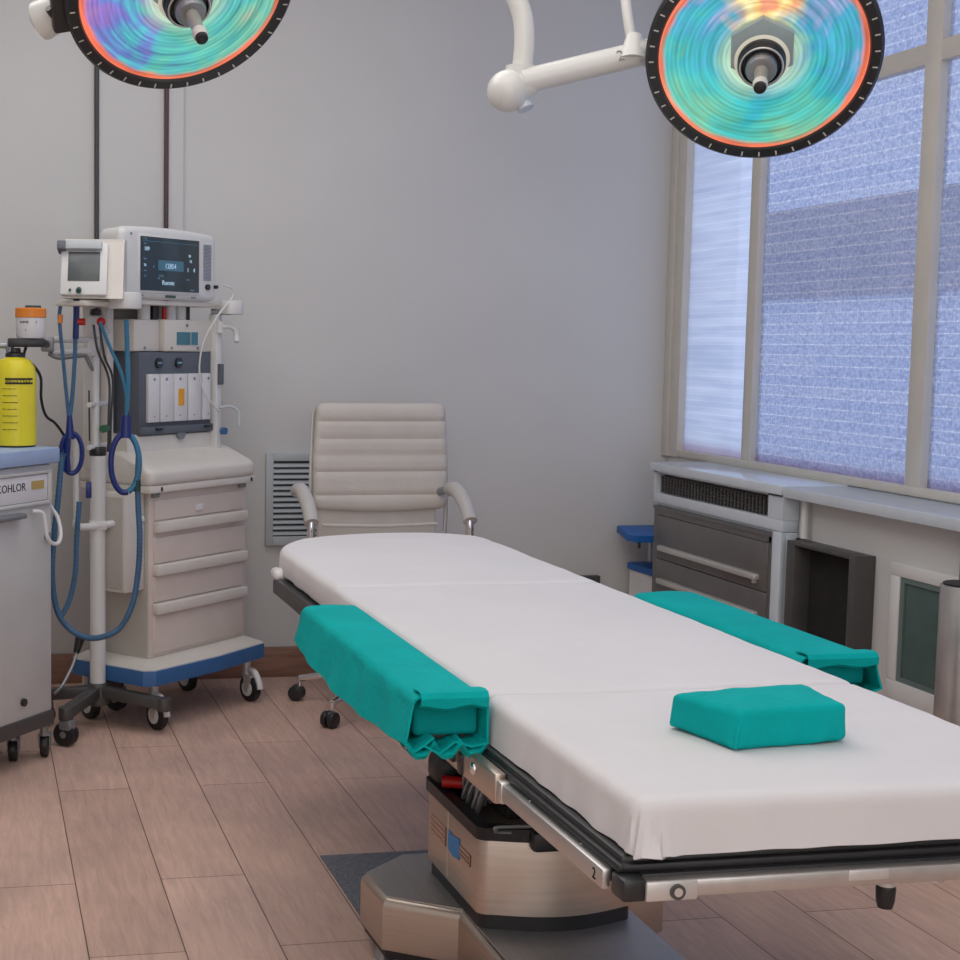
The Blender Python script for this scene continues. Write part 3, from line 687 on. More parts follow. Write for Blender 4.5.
# ------------------------------------------------------------------ surgical lamps
def basis(n, up=V((0, 0, 1))):
    z = V(n).normalized(); y = (up-z*up.dot(z)).normalized(); x = y.cross(z)
    return Matrix((x, y, z)).transposed().to_4x4()
def lamp(label, ctr, n, lens, arms, side_grip):
    mw = Matrix.Translation(ctr) @ basis(n)
    SC = Matrix.Scale(.88, 4)
    t = Thing('surgical_lamp', label, 'lamp', group='surgical lamps', mtx=mw)
    t.part('housing', MB().lathe([(.312, -.004), (.322, -.03), (.318, -.06), (.29, -.105), (.22, -.15), (.12, -.175), (0, -.18)], n=72), 'greyhair', local=True)
    bz = t.part('bezel', MB().lathe([(.288, .004), (.292, .012), (.318, .010), (.326, .0), (.325, -.032), (.315, -.04)], n=96), 'bezel', local=True)
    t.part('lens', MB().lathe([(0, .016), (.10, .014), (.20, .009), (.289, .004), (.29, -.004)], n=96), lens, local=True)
    hs = t.part('reflector_hood', MB().prism([(.098*cos(pi/6+k*pi/3), .098*sin(pi/6+k*pi/3)+.028) for k in range(6)], .012, .034, .006), mat('hood_grey', (.34, .42, .42), .35), local=True)
    t.part('reflector_cup', MB().lathe([(0, .04), (.062, .040), (.076, .034), (.08, .014)], n=48), emit_mat('cup_glow', (.75, .72, .55), .35, (.6, .58, .5)), local=True)
    hb_ = t.part('hub', MB().lathe([(.066, .034), (.066, .052), (.060, .056), (.060, .062), (.066, .066), (.063, .078), (.054, .082), (.050, .072), (0, .070)], n=48), 'black', local=True)
    t.part('hub_ring', MB().lathe([(.055, .0815), (.058, .0835), (.061, .081)], n=48), 'handle', hb_, local=True)
    t.part('hub_cup', MB().lathe([(.042, .07), (.043, .098), (.038, .108), (.030, .110), (0, .106)], n=40), 'greyhair', local=True)
    h = t.part('handle', MB().lathe([(.020, .10), (.0195, .13), (.0165, .17), (.0175, .20)], n=28), mat('handle_beige', (.42, .39, .33), .35, .3), local=True)
    t.part('handle_band', MB().lathe([(.0175, .178), (.0205, .182), (.0205, .20), (.019, .206), (.0175, .208)], n=28), 'cream', h, local=True)
    t.part('handle_tip', MB().lathe([(.0175, .204), (.0165, .218), (.010, .222), (0, .222)], n=28), 'black', h, local=True)
    gr = MB(); a0 = side_grip
    for s_ in (-.16, .16):
        gr.tube([(.315*cos(a0+s_), .315*sin(a0+s_), -.02), (.35*cos(a0+s_*.8), .35*sin(a0+s_*.8), -.03), (.365*cos(a0+s_*.3), .365*sin(a0+s_*.3), -.035)], .012, n=10)
    gr.box(.30, .36, -.09, .09, -.05, -.01, .01, mtx=Matrix.Rotation(a0, 4, 'Z'))
    t.part('grip', gr, 'blackpl', local=True)
    for q in list(t.o.children):
        for w_ in [q]+list(q.children): w_.data.transform(SC)
    return t

l2c = V((1.963, 3.60, 2.132))
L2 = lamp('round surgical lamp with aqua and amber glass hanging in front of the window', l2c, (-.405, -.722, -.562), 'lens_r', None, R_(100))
e2 = V((1.748, 3.83, 2.170)); bl = V((1.422, 3.93, 2.078))
arm = MB(); arm.tube([bl+V((.02, -.02, .018)), e2], [.033]*20, n=20, smooth=False)
a_ = L2.part('arm', arm, 'lampwhite')
d_ = (e2-bl).normalized(); mid = bl.lerp(e2, .80)
L2.part('arm_number', MB().text('2', .040, Matrix.Translation(mid+V((-.006, -.035, .005))) @ Matrix.Rotation(R_(-6), 4, 'Z') @ Matrix.Rotation(R_(84), 4, 'X') @ Matrix.Rotation(R_(14), 4, 'Z')), 'greyhair', a_)
L2.part('joint_ball', MB().sphere(bl+V((-.012, 0, -.004)), .056, n=28).cyl(bl+V((.02, 0, .0)), bl+V((.022, 0, .062)), .040, n=24).cyl(bl+V((-.0, 0, .0)), bl+V((.05, -.02, .022)), .046, .036, n=24), 'lampwhite')
L2.part('joint_plug', MB().cyl(bl+V((.030, -.005, -.035)), bl+V((.036, -.012, -.052)), .022, n=20), 'sill')
L2.part('drop_tube', MB().tube([bl+V((.024, 0, .04)), bl+V((.030, 0, .13)), bl+V((.022, .01, .21)), bl+V((-.02, .03, .30)), bl+V((-.12, .06, .42)), bl+V((-.20, .09, .60)), bl+V((-.21, .10, .80)), bl+V((-.21, .10, ZC-bl.z-.02))], .027, n=20), 'lampwhite')
L2.part('ceiling_mount', MB().cyl(bl+V((-.21, .10, ZC-bl.z-.06)), bl+V((-.21, .10, ZC-bl.z)), .11, n=32, bev=.01), 'lampwhite')
L2.part('yoke', MB().tube([e2+V((-.028, 0, .008)), e2+V((-.040, .02, .10)), e2+V((-.035, .05, .19)), e2+V((.0, .09, .27)), e2+V((.10, .14, .33)), e2+V((.24, .14, .30)), e2+V((.36, .12, .17))], .0135, n=14).sphere(e2+V((-.02, 0, 0)), .036), 'lampwhite')
L2.part('yoke_joint', MB().cyl(e2+V((-.035, -.01, -.02)), e2+V((-.028, 0, .045)), .036, .020, n=20).cyl(e2, e2+V((.05, .01, .01)), .036, n=20), 'lampwhite')

l1c = V((.497, 3.70, 2.238))
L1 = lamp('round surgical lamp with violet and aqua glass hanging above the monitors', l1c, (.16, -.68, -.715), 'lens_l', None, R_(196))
w1 = l1c+V((-.285, .085, -.046))
L1.part('arm_joint', MB().cyl(w1+V((-.055, .03, -.02)), w1+V((.06, -.03, .03)), .050, .036, n=24, bev=.01).sphere(w1+V((-.035, .02, -.005)), .042), 'lampwhite')
L1.part('drop_tube', MB().tube([w1+V((-.02, .02, 0)), w1+V((-.04, .03, .10)), w1+V((-.05, .05, .25)), w1+V((.02, .09, .45)), w1+V((.10, .12, .65)), w1+V((.12, .12, ZC-w1.z-.02))], .027, n=20), 'lampwhite')
L1.part('ceiling_mount', MB().cyl(w1+V((.12, .12, ZC-w1.z-.06)), w1+V((.12, .12, ZC-w1.z)), .11, n=32, bev=.01), 'lampwhite')

# ------------------------------------------------------------------ office chair
CX, CY = 1.542, 5.48
ch = Thing('office_chair', 'cream padded office chair with chrome arms behind the head of the operating table', 'chair', (CX, CY, 0))
BX0, BX1, BY = 1.272, 1.808, 5.62
seams = [1.098, 1.032, .966, .900, .815]
def backfn(p):
    p = V(p); w = .0
    for z in seams: w += math.exp(-((p.z-z)/.007)**2)
    if p.y < BY: p.y += .007*w
    xx = (p.x-CX)/.27; p.y -= .03*xx*xx*0+.0; p.y += .10*(p.z-.76)*.45
    p.x = CX+(p.x-CX)*(1-.05*max(0, (p.z-.95)/.22))
    if p.z < .80: p.z -= .012*(1-min(1, abs(xx))**2)-.004
    return p
ch.part('backrest', MB().soft(BX0, BX1, BY-.028, BY+.03, .755, 1.165, (.030, .022, .035), step=.011, fn=backfn), 'leather')
ch.part('back_panel', MB().soft(BX0+.02, BX1-.04, BY+.0, BY+.03, .47, .80, (.02, .012, .02), step=.05), 'leather')
for sg, bx in ((1, BX0), (-1, BX1)):
    ch.part('back_frame', MB().tube([(bx+sg*.004, BY+.03, .56), (bx-sg*.004, BY+.025, .80), (bx+sg*.006, BY+.05, 1.08), (bx+sg*.014, BY+.055, 1.14)], .008, n=10), 'handle')
#, BY+.03, .56), (BX0-.004, BY+.025, .80), (BX0+.006, BY+.05, 1.08), (BX0+.014, BY+.055, 1.14)], .008, n=10).tube([(BX1-.004, BY+.03, .56), (BX1+.004, BY+.025, .80), (BX1-.006, BY+.05, 1.08), (BX1-.014, BY+.055, 1.14)], .008, n=10), 'handle')
ch.part('seat', MB().soft(CX-.255, CX+.255, BY-.50, BY-.02, .44, .53, (.04, .05, .035), step=.04), 'leather')
ch.part('seat_piping', MB().tube([(BX0+.03, BY-.035, .70), (CX, BY-.04, .695), (BX1-.05, BY-.035, .70)], .007, n=8), 'leather')
for s_ in (-1, 1):
    ax = 1.193 if s_ < 0 else 1.792
    y0_ = BY-.10
    am = ch.part('armrest', MB().tube([(ax+.002*s_, y0_+.02, .838), (ax, y0_-.05, .845), (ax, y0_-.12, .826), (ax, y0_-.19, .790), (ax, y0_-.235, .745)], [.026, .027, .028, .028, .028, .028, .028]+[.028]*10+[.027]*8, n=14), 'grey_arm')
    ch.part('arm_bracket', MB().tube([(ax, y0_+.02, .836), (ax-s_*.02, BY-.02, .825), (BX0+.005 if s_ < 0 else BX1-.005, BY+.03, .81)], .015, n=10), 'greyhair', am)
    ch.part('arm_post', MB().tube([(ax, y0_-.225, .752), (ax, y0_-.228, .68), (ax-s_*.005, y0_-.20, .52), (ax-s_*.06, y0_-.16, .455), (ax-s_*.20, y0_-.15, .44)], .015, n=12), 'chrome', am)
ch.part('gas_lift', MB().cyl((CX, CY, .10), (CX, CY, .30), .028, n=20).cyl((CX, CY, .30), (CX, CY, .42), .018, n=20), 'blackpl')
ch.part('mechanism', MB().box(CX-.10, CX+.10, CY-.13, CY+.12, .40, .445, .01), 'blackpl')
def castor(t, x, y, r, heading, wheelmat='black', forkmat='handle', twin=False, wth=.026, stem=None):
    """swivel castor whose stem stands at (x, y); wheel trails behind"""
    d = V((cos(heading), sin(heading), 0)); s_ = V((-d.y, d.x, 0))
    wc = V((x, y, r))+d*r*.45
    top = stem or r*2.35
    f = MB().cyl((x, y, r*1.9), (x, y, top), r*.34, n=14)
    for k in (-1, 1):
        q = s_*k*(wth*.5+.005)
        f.prism([(-r*.55, r*.95), (r*.35, r*.95), (r*.22, -r*.22), (-r*.15, -r*.22)], -.0025, .0025, mtx=Matrix.Translation(wc+q) @ Matrix((tuple(-d), (0, 0, 1), tuple(s_))).transposed().to_4x4())
    f.box(-r*.6, r*.6, -(wth*.5+.006), wth*.5+.006, r*.88, r*1.05, .003, mtx=Matrix.Translation(wc) @ Matrix((tuple(d), tuple(s_), (0, 0, 1))).transposed().to_4x4())
    fo = t.part('castor', f, forkmat)
    w_ = MB()
    for off in ((-.5, .5) if twin else (0,)):
        c_ = wc+s_*off*wth; w_.cyl(c_-s_*wth*(.4 if twin else .5), c_+s_*wth*(.4 if twin else .5), r, n=28, bev=.005)
    wo = t.part('wheel', w_, wheelmat, fo)
    return fo
base_a = [(1.257-CX, 5.223-CY), (1.212-CX, 5.676-CY)]
a0 = math.atan2(5.243-CY, 1.262-CX)
for k in range(5):
    a = a0-k*2*pi/5; d = V((cos(a), sin(a), 0)); e = V((CX, CY, 0))+d*.355
    lgm = MB().tube([V((CX, CY, .125))+d*.02, V((CX, CY, .122))+d*.18, e+V((0, 0, .088))], [.022]+[.019]*6+[.014]*8, n=12).cyl(e+V((0, 0, .058)), e+V((0, 0, .092)), .009, n=10)
    lo_ = ch.part('leg', lgm, 'chrome')
    wh = MB(); s_ = V((-d.y, d.x, 0)); cc = e+V((0, 0, .030))+d*.012
    for off in (-.015, .015): wh.cyl(cc+s_*(off-.011), cc+s_*(off+.011), .030, n=22, bev=.004)
    wh.sphere(cc+V((0, 0, .012)), .026, (.9, .9, .85))
    ch.part('castor', wh, 'blackpl', lo_)

# ------------------------------------------------------------------ anaesthesia machine (turned 43 degrees)
A43 = R_(43); AM0 = V((.602, 5.234, 0))
am = Thing('anaesthesia_machine', 'cream anaesthesia machine with drawers on a blue edged wheeled base', 'medical machine', AM0, A43)
MW = am.m
def lw(x, y, z): return MW @ V((x, y, z))
P = lambda name, mb, m, parent=None, label=None: am.part(name, mb, m, parent, local=True, label=label)
bs = P('base', MB().prism([(.0, .03), (.03, 0), (.36, -.018), (.68, 0), (.71, .03), (.71, .37), (.68, .40), (.03, .40), (0, .37)], .225, .243, .002, top=[(.085, .105), (.10, .095), (.36, .09), (.675, .095), (.69, .105), (.69, .37), (.68, .385), (.09, .385), (.08, .37)]), 'cream')
P('bumper', MB().prism([(-.004, .03), (.03, -.004), (.36, -.022), (.68, -.004), (.714, .03), (.714, .37), (.68, .404), (.03, .404), (-.004, .37)], .170, .226, .008), 'blueband', bs)
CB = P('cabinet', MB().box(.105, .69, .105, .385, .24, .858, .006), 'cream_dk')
P('front_panel', MB().box(.108, .687, .098, .108, .243, .858, .003), 'cream2', CB)
zz = [(.712, .815, .706, None), (.572, .70, .564, 1), (.432, .56, .423, 1), (.255, .42, None, None)]
zs = [(.748, .822), (.590, .685), (.448, .545), (.258, .405)]
for k, (z0, z1) in enumerate(zs):
    d = P('drawer', MB().box(.131, .664, .090, .100, z0, z1, .003), 'cream2')
    if k < 3: P('handle', MB().box(.126, .668, .068, .098, z0-.044, z0-.004, .006), 'cream', d)
    if k == 0:
        P('lock', MB().box(.362, .402, .080, .092, .766, .790, .003), 'cass', d)
        for x in (.132, .652): P('catch', MB().box(x-.018, x+.018, .082, .099, .832, .856, .004), 'greyhair', d)
WT = P('worktop', MB().soft(.062, .700, .055, .41, .874, .940, (.03, .03, .022), step=.03, fn=lambda p: V((p.x, p.y, p.z+(.055*min(1, max(0, p.y-.07)/.13) if p.z > .92 else 0)))), 'cream')
P('worktop_edge', MB().box(.066, .696, .060, .40, .852, .878, .004), 'cream', WT)
for x in (.13, .67): P('screw', MB().box(x-.003, x+.003, .055, .062, .858, .872), 'mark', WT)
P('riser_shelf', MB().prism([(.195, .96), (.20, 1.045), (.215, 1.053), (.385, 1.053), (.385, .96)], .100, .63, mtx=Matrix(((0, 0, 1, 0), (1, 0, 0, 0), (0, 1, 0, 0), (0, 0, 0, 1)))), 'cream', WT)
P('socket_recess', MB().cyl((.40, .188, 1.050), (.40, .24, 1.050), .024, n=18), 'greyhair', WT)
SB = P('side_box', MB().box(-.005, .103, .115, .275, .495, .855, .008), 'cream', label='flat cream box on the left side of the cabinet')
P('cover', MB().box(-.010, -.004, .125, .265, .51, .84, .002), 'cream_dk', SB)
GP = P('flow_panel', MB().box(.168, .592, .2, .385, 1.052, 1.355, .004), 'module')
for k, x in enumerate((.206, .276, .356, .440, .526)):
    c_ = P('cassette', MB().box(x, x+(.063 if k < 4 else .048) + (.012 if 0 < k < 4 else 0), .187, .203, 1.096, 1.274, .003), 'cass')
    P('cassette_mark', MB().cyl((x+.032, .1865, 1.255), (x+.032, .185, 1.255), .006, n=12).cyl((x+.032, .1865, 1.118), (x+.032, .185, 1.118), .003, n=8), 'greyhair', c_)
    if k == 2: P('amber_sticker', MB().box(x+.022, x+.054, .1845, .188, 1.155, 1.218), 'amber', c_)
for x in (.273, .388): P('gauge', MB().cyl((x, .2, 1.315), (x, .190, 1.315), .019, n=20), 'blackpl', GP)
P('gauge_mark', MB().box(.376, .400, .188, .1905, 1.311, 1.319).box(.262, .284, .188, .1905, 1.312, 1.318), 'glow_dim', GP)
P('lower_lip', MB().box(.165, .595, .185, .21, 1.052, 1.080, .003), 'module', GP)
for x in (.26, .55): P('lever', MB().box(x-.018, x+.018, .175, .19, 1.066, 1.075, .003), 'black', GP)
DB = P('control_box', MB().box(.155, .30, .215, .385, 1.357, 1.474, .006).box(.305, .590, .195, .385, 1.357, 1.476, .006), 'cream')
P('display', MB().box(.375, .455, .1925, .197, 1.382, 1.430).box(.462, .50, .1925, .197, 1.382, 1.430), emit_mat('teal_display', (.02, .10, .14), .7), DB)
P('button', MB().cyl((.435, .196, 1.455), (.435, .191, 1.455), .006, n=10).cyl((.345, .196, 1.37), (.345, .191, 1.37), .005, n=10).cyl((.50, .196, 1.37), (.50, .191, 1.37), .006, n=10).cyl((.215, .216, 1.37), (.215, .212, 1.37), .006, n=10), 'greyhair', DB)
for x, rr_, mm_ in ((.25, .024, 'white'), (.40, .024, 'white'), (.46, .024, 'white'), (.31, .017, 'black'), (.505, .010, 'black')): P('outlet_valve', MB().cyl((x, .25, 1.472), (x, .25, 1.527), rr_, n=16), mm_)
P('outlet_valve', MB().cyl((.35, .235, 1.474), (.35, .235, 1.52), .009, n=12), 'red')
P('shelf', MB().box(-.03, .60, .17, .42, 1.526, 1.543, .004).box(-.24, .02, .09, .23, 1.512, 1.529, .004), 'cream')
for x, y in ((.088, .285), (.135, .33), (.04, .33)): P('post', MB().box(x-.017, x+.017, y-.017, y+.017, .93, 1.53, .004), 'cream')
P('post', MB().box(.588, .62, .17, .21, .935, 1.50, .004), 'white')
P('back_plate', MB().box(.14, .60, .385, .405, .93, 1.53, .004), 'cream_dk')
P('arm_cap', MB().cyl((.625, .13, 1.50), (.625, .13, 1.552), .046, n=24, bev=.004), 'white')
P('arm_cap', MB().cyl((-.07, .06, 1.505), (-.07, .06, 1.562), .058, n=24, bev=.004), 'white')
P('cap_bracket', MB().cyl((-.07, .06, 1.53), (.02, .20, 1.53), .012, n=10), 'greyhair'); P('cap_bracket', MB().cyl((.625, .13, 1.51), (.59, .2, 1.51), .012, n=10), 'greyhair')
P('hook', MB().tube([(.60, .17, 1.45), (.622, .14, 1.455), (.640, .125, 1.445), (.646, .12, 1.42), (.640, .115, 1.395)], .011, n=10).cyl((.60, .165, 1.43), (.60, .165, 1.475), .014, n=12), 'white')
P('rail_clip', MB().box(.592, .612, .152, .17, 1.23, 1.31, .003), 'module')
P('hook_cable', MB().tube([(.60, .165, 1.14), (.64, .14, 1.145), (.665, .12, 1.12), (.66, .115, 1.07)], .006, n=8), 'vent')
P('side_socket', MB().cyl((.62, .165, 1.05), (.62, .148, 1.05), .014, n=14), 'blueband')
P('sensor_cable', MB().tube([(.565, .13, 1.61), (.61, .12, 1.60), (.62, .12, 1.57), (.575, .115, 1.535), (.525, .12, 1.49), (.485, .15, 1.40), (.475, .165, 1.30), (.50, .165, 1.21), (.56, .16, 1.15), (.60, .16, 1.13)], .0035, n=8), 'white')
# cross bars and loose cables left of the flow panel
P('cross_bar', MB().cyl((-.10, .20, 1.17), (.10, .28, 1.17), .009, n=10).cyl((-.10, .20, 1.02), (.10, .28, 1.02), .009, n=10).cyl((-.10, .20, 1.43), (.10, .28, 1.43), .009, n=10), 'white')
P('green_valve', MB().cyl((-.06, .17, 1.085), (0, .20, 1.085), .014, n=12), mat('green_plastic', (.02, .12, .06), .4))
cb_ = MB()
for k in range(2): cb_.tube([(-.12+.03*k, .16, 1.45), (-.11+.035*k, .15, 1.36-.02*k), (-.03+.02*k, .17, 1.26), (-.02+.012*k, .18, 1.12), (.0+.01*k, .20, 1.0)], .0045, n=8)
P('cable', cb_, 'conduit')
P('red_cap', MB().sphere((-.115, .13, 1.46), .016), 'red')
# castors
hd = A43-R_(100)
for (lx, ly) in ((.085, .055), (.64, .05), (.05, .35), (.62, .35)):
    q = lw(lx, ly, 0); f_ = castor(am, q.x, q.y, .052, R_(-62), wth=.03, stem=.172)
    dd = V((cos(R_(-62)), sin(R_(-62)), 0)); ss = V((-dd.y, dd.x, 0)); wc = V((q.x, q.y, .052))+dd*.023
    am.part('hub_cap', MB().cyl(wc+ss*.0155, wc+ss*.019, .030, n=20).cyl(wc-ss*.0155, wc-ss*.019, .030, n=20), 'white', f_)
    if ly < .1: am.part('brake', MB().tube([V((q.x, q.y, .125)), V((q.x, q.y, .118))+dd*.05, wc+dd*.055+V((0, 0, .03)), wc+dd*.062+V((0, 0, .005))], [.012]*30, n=10), 'cass', f_)

# large patient monitor
mm = Thing('patient_monitor', 'large cream monitor with a lit dark screen on top of the anaesthesia machine', 'monitor', AM0, A43)
Q = lambda name, mb, m, parent=None: mm.part(name, mb, m, parent, local=True)
def monfn(p):
    p = V(p); f = (p.y-.15)/.16
    if f > .05: p.x = .27+(p.x-.27)*(1-.10*max(0, f)); p.z = 1.66+(p.z-1.66)*(1-.08*max(0, f))
    p.z += .012*(1-((p.x-.27)/.3)**2) if p.z > 1.7 else 0
    return p
bod = Q('case', MB().soft(0.012, .562, .150, .285, 1.5435, 1.797, (.03, .025, .03), step=.05, fn=monfn), 'white')
Q('bezel', MB().box(.100, .452, .1465, .153, 1.568, 1.777, .003), 'white', bod)
scr = Q('screen', MB().box(.110, .443, .1435, .150, 1.577, 1.769, .001), 'screen')
RX = Matrix.Rotation(R_(90), 4, 'X')
tx = MB(); tx2 = MB()
def put(b_, body, sz, x, z): b_.text(body, sz, Matrix.Translation((x, .1430, z)) @ RX)
for body, sz, x, z in (('189', .020, .142, 1.725), ('76', .014, .132, 1.667), ('38', .014, .385, 1.710), ('75', .014, .392, 1.690), ('1', .022, .376, 1.658), ('4', .022, .412, 1.658), ('12854', .026, .275, 1.667), ('Ruvote', .024, .262, 1.607)): put(tx, body, sz, x, z)
for body, sz, x, z in (('12:08', .009, .132, 1.760), ('HR', .010, .132, 1.743), ('bpm', .010, .133, 1.690), ('min', .010, .132, 1.648), ('O2', .010, .132, 1.628), ('%', .012, .180, 1.663), ('mmHg', .010, .222, 1.632), ('CO2', .010, .375, 1.622), ('l/min', .011, .402, 1.585), ('kPa', .010, .21, 1.622)): put(tx2, body, sz, x, z)
Q('readout', tx, 'glow', scr); Q('small_readout', tx2, 'glow_dim', scr)
Q('graph_area', MB().box(.206, .350, .1431, .1434, 1.651, 1.688).box(.118, .436, .1432, .1434, 1.752, 1.754), emit_mat('graph_blue', (.03, .12, .19), .7), scr)
gl_ = MB()
for k in range(26): gl_.box(.475, .522, .1475, .1515, 1.625+k*.0052, 1.6278+k*.0052)
Q('speaker_slots', gl_, 'greyhair', bod)
Q('knob', MB().cyl((.498, .151, 1.600), (.498, .140, 1.600), .011, n=18), 'blackpl')
Q('connector', MB().cyl((.548, .152, 1.602), (.548, .138, 1.602), .007, n=14), 'black')
Q('nameplate', MB().box(.255, .312, .1475, .151, 1.553, 1.563, .001), mat('nameplate_green', (.05, .10, .09), .4), bod)
Q('mark', MB().box(.405, .43, .1475, .151, 1.556, 1.561).cyl((.125, .151, 1.559), (.125, .147, 1.559), .003, n=8).cyl((.062, .152, 1.775), (.062, .146, 1.775), .004, n=10), 'greyhair', bod)

# small tilted monitor
sm_m = Matrix.Translation((.372, 5.165, 1.537)) @ Matrix.Rotation(R_(-10), 4, 'Z')
sm = Thing('ventilator_display', 'small cream display unit with a dull grey screen left of the large monitor', 'monitor', mtx=sm_m)
Q2 = lambda name, mb, m, parent=None: sm.part(name, mb, m, parent, local=True)
YZ = Matrix(((0, 0, 1, 0), (1, 0, 0, 0), (0, 1, 0, 0), (0, 0, 0, 1)))
sb = Q2('case', MB().prism([(-.012, 0), (.17, 0), (.17, .205), (.085, .205), (.055, .19)], -.080, .125, .0, mtx=YZ), 'cream')
tilt = Matrix.Translation((0, .0, .0)) @ Matrix.Rotation(R_(-19), 4, 'X')
Q2('face', MB().box(-.088, .072, -.030, -.012, -.002, .188, .008, mtx=tilt @ Matrix.Translation((0, .0, .004))), 'white', sb)
Q2('screen', MB().box(-.062, .046, -.033, -.029, .052, .156, .001, mtx=tilt), 'screen_off', sb)
Q2('visor', MB().box(-.072, .052, -.052, .0, .160, .192, .005, mtx=tilt), 'vent', sb)
Q2('visor_end', MB().box(-.100, -.070, -.053, .0, .158, .190, .004, mtx=tilt), 'module', sb)
Q2('knob', MB().cyl((-.022, -.026, .030), (-.022, -.044, .024), .009, n=16).cyl((-.052, -.026, .030), (-.052, -.036, .026), .004, n=10), mat('dark_green', (.02, .09, .09), .4), sb)

# ------------------------------------------------------------------ pole stand
ps = Thing('pole_stand', 'white pole stand with black capped post on dark wheeled legs beside the machine', 'stand', (.428, 5.36, 0))
PX, PY = .428, 5.372
ps.part('pole', MB().cyl((PX, PY, .155), (PX, PY, .988), .0285, n=28), 'white')
ps.part('pole_cap', MB().cyl((PX, PY, .986), (PX, PY, 1.018), .031, n=28, bev=.005), 'blackpl')
ps.part('upper_pole', MB().cyl((PX-.008, PY, 1.016), (PX-.008, PY, 1.40), .0145, n=18), 'white')
ps.part('hub', MB().cyl((PX, PY, .085), (PX, PY, .165), .045, .036, n=24, bev=.006), 'dkgrey')
for (ex, ey, ez) in ((.650, 5.215, .115), (.300, 5.135, .115), (.235, 5.42, .115), (.52, 5.62, .115)):
    d = V((ex-PX, ey-PY, 0)); L_ = d.length; a = math.atan2(d.y, d.x)
    lo_ = ps.part('leg', MB().box(0, L_, -.022, .022, -.020, .020, .005, mtx=Matrix.Translation((PX, PY, .135)) @ Matrix.Rotation(a, 4, 'Z') @ Matrix.Rotation(math.atan2(.02, L_), 4, 'Y')).cyl((ex, ey, .090), (ex, ey, .137), .026, n=16, bev=.004), 'dkgrey')
    r_ = .042; wc = V((ex, ey, r_))
    hh = R_(-35); dd = V((cos(hh), sin(hh), 0)); ss = V((-dd.y, dd.x, 0))
    if (ex, ey) != (.650, 5.215):
        w_ = MB().cyl(wc-ss*.020, wc-ss*.004, r_, n=26, bev=.005).cyl(wc+ss*.004, wc+ss*.020, r_, n=26, bev=.005)
        ps.part('castor', w_, 'black', lo_)
        ps.part('castor_cover', MB().box(-.020, .034, -.024, .024, .055, .095, .012, mtx=Matrix.Translation((ex, ey, 0)) @ Matrix.Rotation(hh, 4, 'Z')).cyl(wc-ss*.023, wc+ss*.023, .012, n=14), 'greyhair', lo_)
# side tube on a bracket and upper arms
ps.part('side_tube', MB().cyl((.348, 5.33, .745), (.348, 5.33, 1.052), .0105, n=16), 'white')
ps.part('bracket', MB().tube([(.348, 5.33, .76), (.350, 5.33, .738), (.37, 5.335, .735), (PX, PY-.02, .737), (.54, 5.36, .752), (.59, 5.38, .755)], .014, n=12).box(.395, .46, 5.34, 5.405, .72, .755, .008), 'white')
ps.part('upper_arm', MB().cyl((.268, 5.315, 1.397), (PX, PY, 1.397), .011, n=14).cyl((.262, 5.315, 1.353), (.40, 5.355, 1.358), .0125, n=14).box(.385, .425, 5.35, 5.39, 1.34, 1.40, .006), 'white')
ps.part('arm_clamp', MB().tube([(.252, 5.31, 1.35), (.285, 5.315, 1.336), (.34, 5.33, 1.340), (.385, 5.35, 1.345)], .009, n=8).box(.225, .27, 5.285, 5.335, 1.355, 1.405, .006).tube([(.385, 5.36, 1.34), (.405, 5.365, 1.30), (.42, 5.37, 1.285)], .008, n=8), 'greyhair')
# swing arm to the clamp below the pot
sw = ps.part('pot_bracket', MB().box(.105, .225, 4.985, 5.06, 1.372, 1.401, .006).tube([(.20, 5.05, 1.385), (.235, 5.16, 1.385), (.245, 5.30, 1.38)], .012, n=10), 'blackpl')
ps.part('pot_bracket_arm', MB().tube([(.115, 5.02, 1.385), (.112, 5.02, 1.365), (.118, 5.02, 1.345)], .014, n=10).cyl((.02, 5.02, 1.375), (.12, 5.02, 1.378), .010, n=10), 'greyhair', sw)
ps.part('cable', MB().tube([(.165, 5.03, 1.372), (.158, 5.03, 1.335), (.19, 5.04, 1.31), (.214, 5.06, 1.27), (.216, 5.08, 1.20), (.235, 5.16, 1.14), (.27, 5.22, 1.11), (.305, 5.27, 1.06), (.318, 5.29, 1.02)], .005, n=8), 'black')
ps.part('wire', MB().cyl((.397, 5.35, 1.04), (.395, 5.35, 1.22), .003, n=6), 'black')
fb = Thing('fluid_bottle', 'translucent white plastic bottle with a dark cap on top of the pole stand', 'bottle', (.42, PY, 1.40))
fb.part('body', MB().lathe([(0, 1.401), (.022, 1.402), (.030, 1.41), (.030, 1.462), (.024, 1.478), (.011, 1.485)], Matrix.Translation((PX-.008, PY, 0)), n=24), 'cass')
fb.part('cap', MB().lathe([(.012, 1.483), (.022, 1.487), (.020, 1.503), (.008, 1.508), (0, 1.508)], Matrix.Translation((PX-.008, PY, 0)), n=20), 'blackpl')
pt = Thing('orange_lidded_pot', 'white pot with an orange lid on the bracket above the yellow canister', 'pot', (.172, 5.02, 1.402))
pt.part('body', MB().lathe([(0, 1.402), (.044, 1.402), (.048, 1.408), (.048, 1.470)], Matrix.Translation((.180, 5.02, 0)), n=32), 'cass')
pt.part('lid', MB().lathe([(.048, 1.468), (.051, 1.470), (.051, 1.497), (.047, 1.500), (0, 1.500)], Matrix.Translation((.180, 5.02, 0)), n=32), 'orange')
pt.part('plug', MB().cyl((.188, 5.02, 1.499), (.188, 5.02, 1.508), .026, n=20), mat('plug_green', (.03, .08, .09), .5))
lb = MB()
